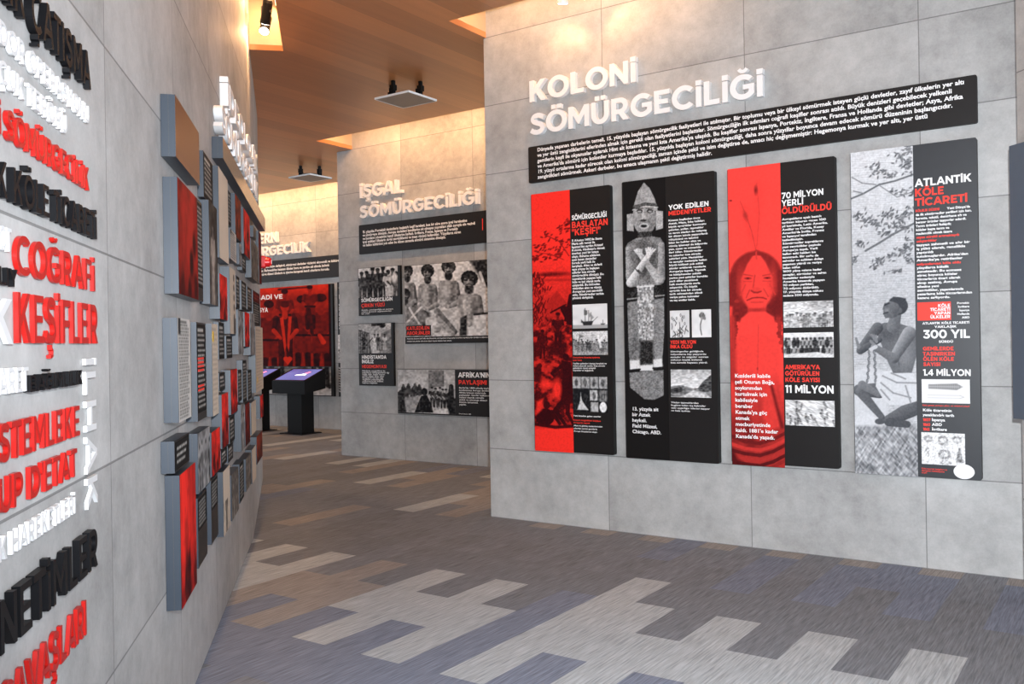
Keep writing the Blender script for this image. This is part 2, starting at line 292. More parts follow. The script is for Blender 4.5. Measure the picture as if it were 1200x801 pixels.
def glyph(ch, bold, solid, res):
    """vertices, faces and advance of one character; dotted capital and marked letters are composed"""
    global _hh
    if ch in FONT and (solid or bold >= .03): return cap_glyph(ch, solid, -.012 if bold < .02 else .012)
    k = (ch, bold, solid, res)
    if k in _gc: return _gc[k]
    if _hh is None: _hh = _xmax('HH')
    ext = .5 if solid else 0.0
    base = {'İ': 'i', 'Ş': 'S', 'ş': 's', 'Ğ': 'G', 'ğ': 'g'}.get(ch, ch)
    co, fs = _raw(base, bold, ext, res); co = co.copy()
    adv = _xmax('H' + base + 'H') - _hh
    if ch == 'İ': co[:, 0] *= 1.12; co[:, 1] *= 1.13; adv *= 1.1
    cx = (co[:, 0].max() + co[:, 0].min()) / 2
    b = bold
    def ribbon(pts, wd):
        nonlocal co, fs
        P = [Vector((x, y)) for x, y in pts]; n = len(P); Lf, Rt = [], []
        for i, p in enumerate(P):
            d = (P[min(i + 1, n - 1)] - P[max(i - 1, 0)]).normalized(); q = Vector((-d.y, d.x)) * wd / 2
            Lf.append(p + q); Rt.append(p - q)
        zz = (-ext, ext) if solid else (0,)
        V = [(p.x, p.y, z) for z in zz for p in Lf + Rt]; o = len(co)
        F = []
        for i in range(n - 1):
            if solid:
                t = 2 * n; F += [(i, i + 1, n + i + 1, n + i), (t + i, t + n + i, t + n + i + 1, t + i + 1), (i, t + i, t + i + 1, i + 1), (n + i, n + i + 1, t + n + i + 1, t + n + i)]
            else: F.append((n + i, n + i + 1, i + 1, i))
        if solid:
            t = 2 * n; F += [(0, n, t + n, t), (n - 1, t + n - 1, t + 2 * n - 1, 2 * n - 1)]
        co = np.vstack([co, np.array(V)]); fs = fs + [tuple(i + o for i in f) for f in F]
    wd = .07 + 2 * b
    if ch in 'Şş': ribbon([(cx, .0), (cx + .005, -.09), (cx + .07, -.12), (cx + .06, -.19), (cx - .08, -.2)], wd * .8)
    if ch in 'Ğğ':
        y = .80 if ch == 'Ğ' else .62
        ribbon([(cx + .13 * sin(radians(a)), y + .12 - .12 * cos(radians(a))) for a in range(-75, 76, 25)], wd * .8)
    _gc[k] = (co, fs, adv); return _gc[k]
def text_line(txt, bold, solid=False, res=3, track=0.0, letters=False):
    """[(char, verts, faces)] for letters, else one vertex array and face list; em units, cap height about 0.7"""
    x = 0.0; out = []; V = []; F = []; n = 0
    for ch in txt:
        if ch == ' ': x += .30 + track; continue
        co, fs, adv = glyph(ch, bold, solid, res)
        c = co + np.array([x, 0, 0]); x += adv + track
        if letters: out.append((ch, c, fs))
        else: V.append(c); F += [tuple(i + n for i in f) for f in fs]; n += len(c)
    return out if letters else (np.vstack(V) if V else np.zeros((0, 3)), F)
CAP = .70; GAP = .0015
def raw_mesh(name, V, F, m, parent):
    me = bpy.data.meshes.new(name); me.from_pydata([tuple(p) for p in V], [], F); me.materials.append(m); me.update(); return link(name, me, parent)
def flat_text(name, lines, x0, x1, z_first, cap, pitch, out, m, parent, bold=.012, just=False, fit=True, align='l', rot=0):
    """printed text: baseline of the first line at z_first, widest line fills x0..x1 (every line if just)"""
    L_ = [text_line(t, bold, res=2) for t in lines]; wmax = max((v[:, 0].max() for v, f in L_ if len(v)), default=1)
    k = cap / CAP; V = []; F = []; n = 0
    for i, (v, f) in enumerate(L_):
        if not len(v): continue
        wl = v[:, 0].max(); sx = ((x1 - x0) / (wl if just else wmax)) if fit else k
        xo = x0 if align == 'l' else (x1 - wl * sx if align == 'r' else (x0 + x1 - wl * sx) / 2)
        V.append(np.stack([xo + v[:, 0] * sx, np.full(len(v), -out), z_first - i * pitch + v[:, 1] * k], 1))
        F += [tuple(a + n for a in g) for g in f]; n += len(v)
    return raw_mesh(name, np.vstack(V), F, m, parent)
def solid_text(wall, txt, x0, z0, width, cap, depth, m, name, label, cat, group=None, bold=.035, turn=False, res=5, standoff=0.0):
    """raised lettering on a wall: one thing, every letter a part; turn = the word runs down the wall"""
    t = wall_thing(name, wall, x0 + (width / 2 if not turn else 0), z0, label, cat, group)
    Ls = text_line(txt, bold, True, res, letters=True); w_ = max(c[:, 0].max() for _, c, _ in Ls); mn = min(c[:, 0].min() for _, c, _ in Ls); sx = width / (w_ - mn); k = cap / CAP
    for ch, c, f in Ls:
        if not turn: V = np.stack([(c[:, 0] - mn) * sx - width / 2, -GAP - (c[:, 2] + .5) * (depth - GAP), c[:, 1] * k], 1)
        else: V = np.stack([c[:, 1] * k, -GAP - (c[:, 2] + .5) * (depth - GAP), -(c[:, 0] - mn) * sx], 1)
        raw_mesh('letter', V, f, m, t)
    return t

# ------------------------------------------------------------------ floor: carpet planks 0.25 x 1.0 m laid in half bond, one mesh
random.seed(11)
TONES = [('light', (.392, .422, .442)), ('mid', (.205, .221, .248)), ('blue', (.196, .222, .284)), ('deep', (.190, .204, .226)), ('beige', (.29, .275, .265))]
CARPET = [carpet('carpet_' + n, c + (1,)) for n, c in TONES]
PLANKS = {}                                    # (column, row) -> tone, read off the photograph
for _k, _s in {-2: '4D5B', -1: '3L4D5M', 0: '3L4D5B6E', 1: '3L4D5B', 2: '3L4D5B6E', 3: '2B3L4D5M', 4: '3L4D5B6E', 5: '2B3L4D5M', 6: '2B3L4L5M6E', 7: '2B3B4D5B', 8: '2B3L4D5M6E', 9: '2B3L4D5M', 10: '2B3L4D5M6E', 11: '2B3L4D5M', 12: '2B3E4D5M6E', 13: '2B3E4D5M', 14: '2B3E4M5M6M', 15: '2L3L4D5M', 16: '3L4D5M6E', 17: '3L4D5M', 18: '3L4D5D6L', 19: '3L4M5M'}.items():
    for _i in range(0, len(_s), 2): PLANKS[(_k, int(_s[_i]))] = 'LMBDE'.index(_s[_i + 1])
def floor_build():
    f = MB()
    for k in range(-18, 66):
        x1 = -.926 - .25 * k; x0 = x1 - .25; ph = .24 if k % 2 == 0 else .74
        if x1 < -17 or x0 > 3.6: continue
        for r in range(-4, 14):
            y0 = r + ph; y1 = y0 + 1.0
            t = PLANKS.get((k, r))
            if t is None:
                u = random.random(); t = 1 if u < .48 else (3 if u < .72 else (4 if u < .87 else (2 if u < .93 else 0)))
            f.add([(x0, y0, 0), (x1, y0, 0), (x1, y1, 0), (x0, y1, 0)], [(0, 1, 2, 3)], t)
    return tag(f.build('floor', CARPET), kind='structure')

# ------------------------------------------------------------------ ceiling with slots over the walls
ZC, ZT = 4.2, 4.86
SLOTS = dict(A=(-4.66, 1.6, 5.90, 6.66), B=(-8.80, -3.9, 8.30, 9.20), C=(-15.5, -9.4, 10.60, 11.86))
def lwp(s, out): p = wpos('L', s, out, 0); return (p.x, p.y)
SLOT_L = [lwp(-8.6, .25), lwp(.95, .25), lwp(.95, -.22), lwp(-8.6, -.22)]
def ceiling_build():
    cu = bpy.data.curves.new('ceiling', 'CURVE'); cu.dimensions = '2D'; cu.fill_mode = 'BOTH'; cu.extrude = .025
    def loop(P):
        s = cu.splines.new('POLY'); s.points.add(len(P) - 1); s.use_cyclic_u = True
        for q, (x, y) in zip(s.points, P): q.co = (x, y, 0, 1)
    loop([(-18, -3), (3.4, -3), (3.4, 13.4), (-18, 13.4)])
    for x0, x1, y0, y1 in SLOTS.values(): loop([(x0, y0), (x1, y0), (x1, y1), (x0, y1)])
    loop(SLOT_L)
    tmp = bpy.data.objects.new('tmp', cu); me = bpy.data.meshes.new_from_object(tmp); bpy.data.objects.remove(tmp); bpy.data.curves.remove(cu)
    me.materials.clear(); me.materials.append(M['wood']); me.name = 'ceiling'
    return tag(link('ceiling', me, None, (0, 0, ZC + .025)), kind='structure')

def walls_build():
    def slab(name, wall, pts, z1, m, th=.16, x_off=0):
        b = MB()
        for x0, x1 in pts: b.box((x0, 0, 0), (x1, th, z1))
        o = b.build(name, m); o.location = wpos(wall, 0, 0, 0); o.rotation_euler = (0, 0, WALL[wall][1]); return tag(o, kind='structure')
    cA = concrete('concrete_right', x_off=-1.15); cB = concrete('concrete_middle', x_off=-6.74); cC = concrete('concrete_back', x_off=-12.37); cL = concrete('concrete_left', x_off=-4.706)
    slab('wall_right', 'A', [(-4.687, 2.2)], ZT, cA)
    slab('wall_middle', 'B', [(-9.09, -3.6)], ZT, cB)
    slab('wall_back', 'C', [(-17.5, -9.0)], ZT, cC)
    slab('wall_near', 'R', [(0, 3.6)], ZT, concrete('concrete_near', x_off=.3))
    # left wall: two runs meeting at a shallow bend
    a = Vector((LC[0], LC[1], 0)); d1 = Vector((cos(LA), sin(LA), 0)); d2 = Vector((cos(LB), sin(LB), 0)); n1 = Vector((sin(LA), -cos(LA), 0)); n2 = Vector((sin(LB), -cos(LB), 0)); nm = (n1 + n2).normalized()
    P0 = a - d1 * 8.6; P2 = a + d2 * 3.35; th = .16
    R2 = lambda p: tuple((p - a) @ Matrix(((cos(LA), -sin(LA), 0), (sin(LA), cos(LA), 0), (0, 0, 1)))) 
    b = MB(); F = [P0, a, P2]; Bk = [P0 - n1 * th, a - nm * th, P2 - n2 * th]
    V = [R2(p) for p in F + Bk] + [R2(p + Vector((0, 0, ZT))) for p in F + Bk]
    b.add(V, [(0, 1, 7, 6), (1, 2, 8, 7), (2, 5, 11, 8), (5, 4, 10, 11), (4, 3, 9, 10), (3, 0, 6, 9), (6, 7, 10, 9), (7, 8, 11, 10), (0, 3, 4, 1), (1, 4, 5, 2)])
    o = b.build('wall_left', cL); o.location = a; o.rotation_euler = (0, 0, LA); tag(o, kind='structure')

def slots_build():
    """lining boards and roof of the lighting slots"""
    top = MB(); top.box((-18, -3, ZT), (3.4, 13.4, ZT + .05)); tag(top.build('ceiling_upper', mat('slot_roof', (.35, .27, .19, 1), .7)), kind='structure')
    for i, (k, (x0, x1, y0, y1)) in enumerate(SLOTS.items()):
        b = MB(); z0 = ZC + .05; t = .02
        b.box((x0 - t, y0 - t, z0), (x1 + t, y0, ZT)); b.box((x0 - t, y0, z0), (x0, y1, ZT)); b.box((x1, y0, z0), (x1 + t, y1, ZT)); b.box((x0 - t, y1, z0), (x1 + t, y1 + t, ZT))
        tag(b.build('trim_%d' % (i + 1), M['trough']), kind='structure')
    b = MB(); b.box((-8.62, -.27, ZC + .05), (.97, -.25, ZT)); b.box((.95, -.25, ZC + .05), (.97, .22, ZT)); b.box((-8.62, -.25, ZC + .05), (-8.6, .22, ZT))
    o = b.build('trim_4', M['trough']); o.location = wpos('L', 0, 0, 0); o.rotation_euler = (0, 0, LA); tag(o, kind='structure')

def strip_light(wall, s0, s1, out, z, power, label, tilt=.0):
    t = wall_thing('strip_light', wall, (s0 + s1) / 2, z, label, 'light', None)
    L = s1 - s0; b = MB(); b.prism([(-L / 2, 0), (L / 2, 0), (L / 2, .03), (-L / 2, .03)], -out - .03, -out + .03); b.build('housing', M['dark'], t)
    b = MB(); b.prism([(-L / 2 + .01, -.012), (L / 2 - .01, -.012), (L / 2 - .01, -.001), (-L / 2 + .01, -.001)], -out - .022, -out + .022); b.build('diffuser', M['lamp'], t)
    p = wpos(wall, (s0 + s1) / 2, out, z - .03); q = wpos(wall, (s0 + s1) / 2, out - tilt, z - 1.03)
    l = add_light('strip_glow', 'AREA', p, power, WARM, shape='RECTANGLE', size=L, size_y=.05)
    zax = (p - q).normalized(); xax = Vector((cos(WALL[wall][1]), sin(WALL[wall][1]), 0)); yax = zax.cross(xax)
    l.matrix_world = Matrix(((xax.x, yax.x, zax.x, p.x), (xax.y, yax.y, zax.y, p.y), (xax.z, yax.z, zax.z, p.z), (0, 0, 0, 1)))

def spotlight(pos, aim, label, power=60, body='black', top=ZT, angle=120, group=None):
    """track spotlight: base, stem, yoke, barrel, lens"""
    t = bpy.data.objects.new('track_spotlight', None); COL.objects.link(t); t.location = pos; t.empty_display_size = .1; tag(t, label, 'spotlight', group)
    d = (Vector(aim) - Vector(pos)).normalized()
    b = MB(); b.box((-.05, -.02, top - pos[2] - .03), (.05, .02, top - pos[2])); b.build('base', M['dark'], t)
    b = MB(); b.tube((0, 0, .05), (0, 0, top - pos[2] - .03), .010); b.build('stem', M['dark'], t)
    b = MB(); b.box((-.055, -.012, -.01), (-.048, .012, .06)); b.box((.048, -.012, -.01), (.055, .012, .06)); b.box((-.055, -.012, .055), (.055, .012, .062)); b.build('yoke', M['dark'], t)
    b = MB(); b.tube(-d * .09, d * .075, .042, n=20); b.tube(-d * .11, -d * .09, .03, .042, n=20); b.tube(d * .075, d * .09, .046, n=20, cap=True); b.build('barrel', M[body], t)
    b = MB(); b.tube(d * .0905, d * .094, .040, n=20); b.build('lens', M['spotlens'], t)
    add_light('spot_beam', 'SPOT', Vector(pos) + d * .11, power, WARM, target=aim, spot_size=radians(angle), spot_blend=.7, shadow_soft_size=.04)

floor_build(); ceiling_build(); walls_build(); slots_build()
strip_light('A', -4.60, -2.6, .40, 4.55, 12, 'warm light strip in the ceiling slot over the wall titled KOLONI', .5)
strip_light('B', -8.6, -4.2, .56, 4.5, 54, 'warm light strip in the ceiling slot over the middle wall with four photo boards', .42)
strip_light('C', -15.3, -9.6, .55, 4.5, 95, 'warm light strip in the ceiling slot over the farthest wall', .5)
strip_light('L', -3.2, .9, .215, 4.6, 44, 'warm light strip in the ceiling slot over the left wall', .85)
spotlight((-3.70, 6.15, 4.30), (-3.9, 6.42, 3.6), 'left one of two white spotlights at the top of the wall titled KOLONI', 9, 'white', group='white slot spotlights')
spotlight((-3.55, 6.15, 4.30), (-3.0, 6.42, 3.5), 'right one of two white spotlights at the top of the wall titled KOLONI', 8, 'white', group='white slot spotlights')
p = wpos('L', .62, .12, 4.32); spotlight(p, wpos('L', .1, 0, 3.5), 'black spotlight nearest the slot end above the left wall', 30, 'black', group='black slot spotlights')
p = wpos('L', .44, .14, 4.36); spotlight(p, wpos('L', 1.0, -.02, 3.6), 'black spotlight tilted up in the slot above the left wall, second from its end', 12, 'black', group='black slot spotlights')
p = wpos('L', -.08, .07, 4.52); spotlight(p, wpos('L', -.5, 0, 3.2), 'small spotlight deep in the slot above the left wall, nearest the camera', 25, 'black', group='black slot spotlights')

def ceiling_panel(x, y, label):
    """square grille panel hung below the wooden ceiling on four black brackets"""
    t = bpy.data.objects.new('hanging_speaker_panel', None); COL.objects.link(t); t.location = (x, y, 4.04); tag(t, label, 'ceiling speaker', 'square panels hung under the wooden ceiling')
    b = MB(); b.box((-.225, -.215, 0), (.225, .215, .012)); b.build('grille', M['plate'], t)
    b = MB()
    for a, c in (((-.232, -.222), (.232, -.215)), ((-.232, .215), (.232, .222)), ((-.232, -.215), (-.225, .215)), ((.225, -.215), (.232, .215))): b.box((a[0], a[1], -.002), (c[0], c[1], .018))
    b.build('frame', M['white'], t)
    b = MB(); b.tube((0, 0, .012), (0, 0, .06), .15, .12, n=28); b.build('speaker_body', M['dark'], t)
    for bx, by in ((0, -.19), (.2, 0), (0, .19), (-.2, 0)):
        b = MB(); b.box((bx - .016, by - .016, .012), (bx + .016, by + .016, .16)); b.box((bx - .026, by - .026, .06), (bx + .026, by + .026, .115)); b.build('bracket', M['black'], t)
ceiling_panel(-6.17, 7.08, 'nearer square speaker panel hung under the wooden ceiling')
ceiling_panel(-10.2, 9.5, 'farther square speaker panel hung under the wooden ceiling, above the back wall title')

# ------------------------------------------------------------------ printed pictures: ink laid on a fine sheet, drawn with shapes
class Art:
    """a sheet drawn in its own design units; corners give the units at top-left, top-right, bottom-right, bottom-left"""
    def __init__(s, corners, w, h, bg=.8, seed=1):
        s.w, s.h = w, h; U, V = np.meshgrid((np.arange(w) + .5) / w, (np.arange(h) + .5) / h)
        (a, b, c, d) = [np.array(p, float) for p in corners]; s.U, s.V = U, V
        P = (1 - U)[..., None] * (1 - V)[..., None] * a + U[..., None] * (1 - V)[..., None] * b + U[..., None] * V[..., None] * c + (1 - U)[..., None] * V[..., None] * d
        s.X, s.Y = P[..., 0], P[..., 1]; s.I = np.full((h, w), float(bg)); s.rng = np.random.default_rng(seed); s.soft = abs(b[0] - a[0]) / w * 1.6
    def put(s, m, val): s.I = s.I * (1 - m) + val * m
    def noise(s, sx, sy, ang=0.0):
        c, n = cos(ang), sin(ang); x = (s.X * c + s.Y * n) / sx; y = (-s.X * n + s.Y * c) / sy; x = x - x.min(); y = y - y.min()
        G = s.rng.random((int(y.max()) + 3, int(x.max()) + 3)); i, j = x.astype(int), y.astype(int); fx, fy = x - i, y - j; fx = fx * fx * (3 - 2 * fx); fy = fy * fy * (3 - 2 * fy)
        return (G[j, i] * (1 - fx) + G[j, i + 1] * fx) * (1 - fy) + (G[j + 1, i] * (1 - fx) + G[j + 1, i + 1] * fx) * fy
    def fbm(s, sx, sy, ang=0.0): return s.noise(sx, sy, ang) * .5 + s.noise(sx / 2, sy / 2, ang) * .3 + s.noise(sx / 4, sy / 4, ang) * .2
    def ell(s, cx, cy, rx, ry, val, rot=0.0, k=0.0, soft=None, op=1):
        c, n = cos(rot), sin(rot); dx, dy = s.X - cx, s.Y - cy; x = (dx * c + dy * n) / rx; y = (-dx * n + dy * c) / ry
        d = (np.sqrt(x * x + y * y + 1e-9) - 1) * min(rx, ry); m = np.clip(.5 - d / (soft or s.soft), 0, 1) * op; s.put(m, val + k * np.clip(-x * .7 - y * .7, -1, 1)); return m
    def poly(s, P, val, soft=None, op=1):
        ins = np.zeros(s.X.shape, bool); dm = np.full(s.X.shape, 1e9)
        for (x0, y0), (x1, y1) in zip(P, P[1:] + P[:1]):
            cr = ((y0 > s.Y) != (y1 > s.Y)) & (s.X < (x1 - x0) * (s.Y - y0) / ((y1 - y0) or 1e-9) + x0); ins ^= cr
            L2 = (x1 - x0) ** 2 + (y1 - y0) ** 2 or 1e-9; t = np.clip(((s.X - x0) * (x1 - x0) + (s.Y - y0) * (y1 - y0)) / L2, 0, 1)
            dm = np.minimum(dm, np.hypot(s.X - x0 - t * (x1 - x0), s.Y - y0 - t * (y1 - y0)))
        d = np.where(ins, -dm, dm); m = np.clip(.5 - d / (soft or s.soft), 0, 1) * op; s.put(m, val); return m
    def cap(s, p, q, r0, r1, val, k=0.0, soft=None, op=1):
        (x0, y0), (x1, y1) = p, q; L2 = (x1 - x0) ** 2 + (y1 - y0) ** 2 or 1e-9; t = np.clip(((s.X - x0) * (x1 - x0) + (s.Y - y0) * (y1 - y0)) / L2, 0, 1); r = r0 + (r1 - r0) * t
        ox, oy = s.X - x0 - t * (x1 - x0), s.Y - y0 - t * (y1 - y0); d = np.hypot(ox, oy) - r
        m = np.clip(.5 - d / (soft or s.soft), 0, 1) * op; s.put(m, val + k * np.clip((-ox - oy) / (r + 1e-6) * .7, -1, 1)); return m
    def line(s, P, r, val, op=1):
        for p, q in zip(P, P[1:]): s.cap(p, q, r, r, val, op=op)
    def rect(s, x0, y0, x1, y1, val, op=1): return s.poly([(x0, y0), (x1, y0), (x1, y1), (x0, y1)], val, op=op)
    def grain(s, a, sx=1.5, sy=1.5, ang=0): s.I = s.I + a * (s.noise(sx, sy, ang) - .5)
    def man(s, x, y, hgt, skin=.35, cloth=.15, lean=0.0, hair=.08, bare=False):
        """standing figure: crown at y, hgt tall"""
        u = hgt / 7.5; lx = lambda t: x + lean * t
        for sd in (-1, 1):
            s.cap((lx(.5) + sd * u * .35, y + 3.9 * u), (x + sd * u * .5 + lean, y + 7.3 * u), u * .42, u * .24, cloth if not bare else skin, k=.08)
        s.poly([(lx(.2) - u * 1.0, y + 1.6 * u), (lx(.2) + u * 1.0, y + 1.6 * u), (lx(.5) + u * .75, y + 4.3 * u), (lx(.5) - u * .75, y + 4.3 * u)], (skin if bare else cloth) + .06)
        for sd in (-1, 1):
            s.cap((lx(.2) + sd * u * .95, y + 1.8 * u), (lx(.4) + sd * u * 1.2, y + 3.1 * u), u * .3, u * .24, skin if bare else cloth, k=.1)
            s.cap((lx(.4) + sd * u * 1.2, y + 3.1 * u), (lx(.4) + sd * u * .5, y + 3.9 * u), u * .24, u * .18, skin, k=.1)
        s.cap((lx(.1), y + .9 * u), (lx(.1), y + 1.6 * u), u * .26, u * .3, skin - .06)
        s.ell(lx(0), y + .55 * u, u * .45, u * .58, skin, k=.12); s.ell(lx(0), y + .3 * u, u * .5, u * .36, hair)
    def sheet(s, name, parent, x0, z0, x1, z1, out, ramp=None, rough=None):
        I = np.clip(s.I, 0, 1)
        lo, hi = ramp or ((.012, .012, .014), (.9, .9, .9)); lo, hi = np.array(lo), np.array(hi)
        g = (I ** 1.8)[..., None]; C = lo + (hi - lo) * g; return sheet_mesh(name, C, parent, x0, z0, x1, z1, out)
def sheet_mesh(name, C, parent, x0, z0, x1, z1, out):
    h, w = C.shape[:2]; xs = np.linspace(x0, x1, w); zs = np.linspace(z1, z0, h); X, Z = np.meshgrid(xs, zs)
    co = np.stack([X, np.full_like(X, -out), Z], -1).reshape(-1, 3).astype(np.float32)
    i = np.arange((h - 1) * (w - 1)); r, c = i // (w - 1), i % (w - 1); a = r * w + c
    q = np.stack([a + w, a + w + 1, a + 1, a], 1).astype(np.int32)
    me = bpy.data.meshes.new(name); me.vertices.add(len(co)); me.vertices.foreach_set('co', co.ravel()); me.loops.add(q.size); me.loops.foreach_set('vertex_index', q.ravel())
    me.polygons.add(len(q)); me.polygons.foreach_set('loop_start', (np.arange(len(q)) * 4).astype(np.int32)); me.update(calc_edges=True)
    at_ = me.attributes.new('ink', 'FLOAT_COLOR', 'POINT'); D = np.ones((len(co), 4), np.float32); D[:, :3] = C.reshape(-1, 3); at_.data.foreach_set('color', D.ravel())
    me.materials.append(M['print']); me.validate(); return link(name, me, parent)
RED = ((.030, .004, .006), (.96, .034, .024)); GREY = ((.012, .012, .013), (.90, .90, .90)); REDP = ((.05, .006, .008), (.98, .062, .05)); SLATE = ((.03, .034, .042), (.74, .755, .78))

# ------------------------------------------------------------------ boards
D = .05                                        # thickness of the tall boards
class Panel:
    """a board on a wall; places on its face are given as they are read off the photograph"""
    def __init__(s, name, wall, tl, tr, bl, depth, label, cat, group=None, face='board', edge='rim', radius=.012):
        s.wall, s.d = wall, depth; x0, z1 = at(wall, *tl, depth); x1, _ = at(wall, *tr, depth); _, z0 = at(wall, *bl, depth)
        s.setup(name, x0, x1, z0, z1, label, cat, group, face, edge, radius)
    def setup(s, name, x0, x1, z0, z1, label, cat, group, face, edge, radius):
        s.xc, s.z0 = (x0 + x1) / 2, z0; s.w, s.h = x1 - x0, z1 - z0
        s.t = wall_thing(name, s.wall, s.xc, z0, label, cat, group)
        b = MB(); P = round_rect(-s.w / 2, 0, s.w / 2, s.h, radius) if radius else [(-s.w / 2, 0), (s.w / 2, 0), (s.w / 2, s.h), (-s.w / 2, s.h)]
        b.prism(P, -s.d, -GAP, 0, 1); b.build('board', [M[edge], M[face]], s.t)
    def p(s, px, py):
        x, z = at(s.wall, px, py, s.d); return x - s.xc, z - s.z0
    def text(s, lines, left, right, cap, m='white_ink', last=None, name='heading', bold=.03, **kw):
        """left = (px, baseline) of the first line, right = px where the widest line ends, last = baseline of the last line"""
        x0, z = s.p(*left); x1, _ = s.p(right, left[1]); _, zc = s.p(left[0], left[1] - cap); n = len(lines)
        pitch = (z - s.p(left[0], last)[1]) / (n - 1) if last and n > 1 else 0
        return flat_text(name, lines, x0, x1, z, zc - z, pitch, s.d + .0016, M[m], s.t, bold=bold, **kw)
    def photo(s, art, tl, br, name='photo', ramp=None, out=.001):
        x0, z1 = s.p(*tl); x1, _ = s.p(br[0], (tl[1] + br[1]) / 2); _, z0 = s.p(tl[0], br[1]) if False else s.p(*br)
        return art.sheet(name, s.t, x0, z0, x1, z1, s.d + out, ramp)
    def block(s, tl, br, m, name):
        x0, z1 = s.p(*tl); x1, z0 = s.p(*br); b = MB(); b.box((x0, -s.d - .0013, z0), (x1, -s.d + .001, z1)); return b.build(name, M[m], s.t)

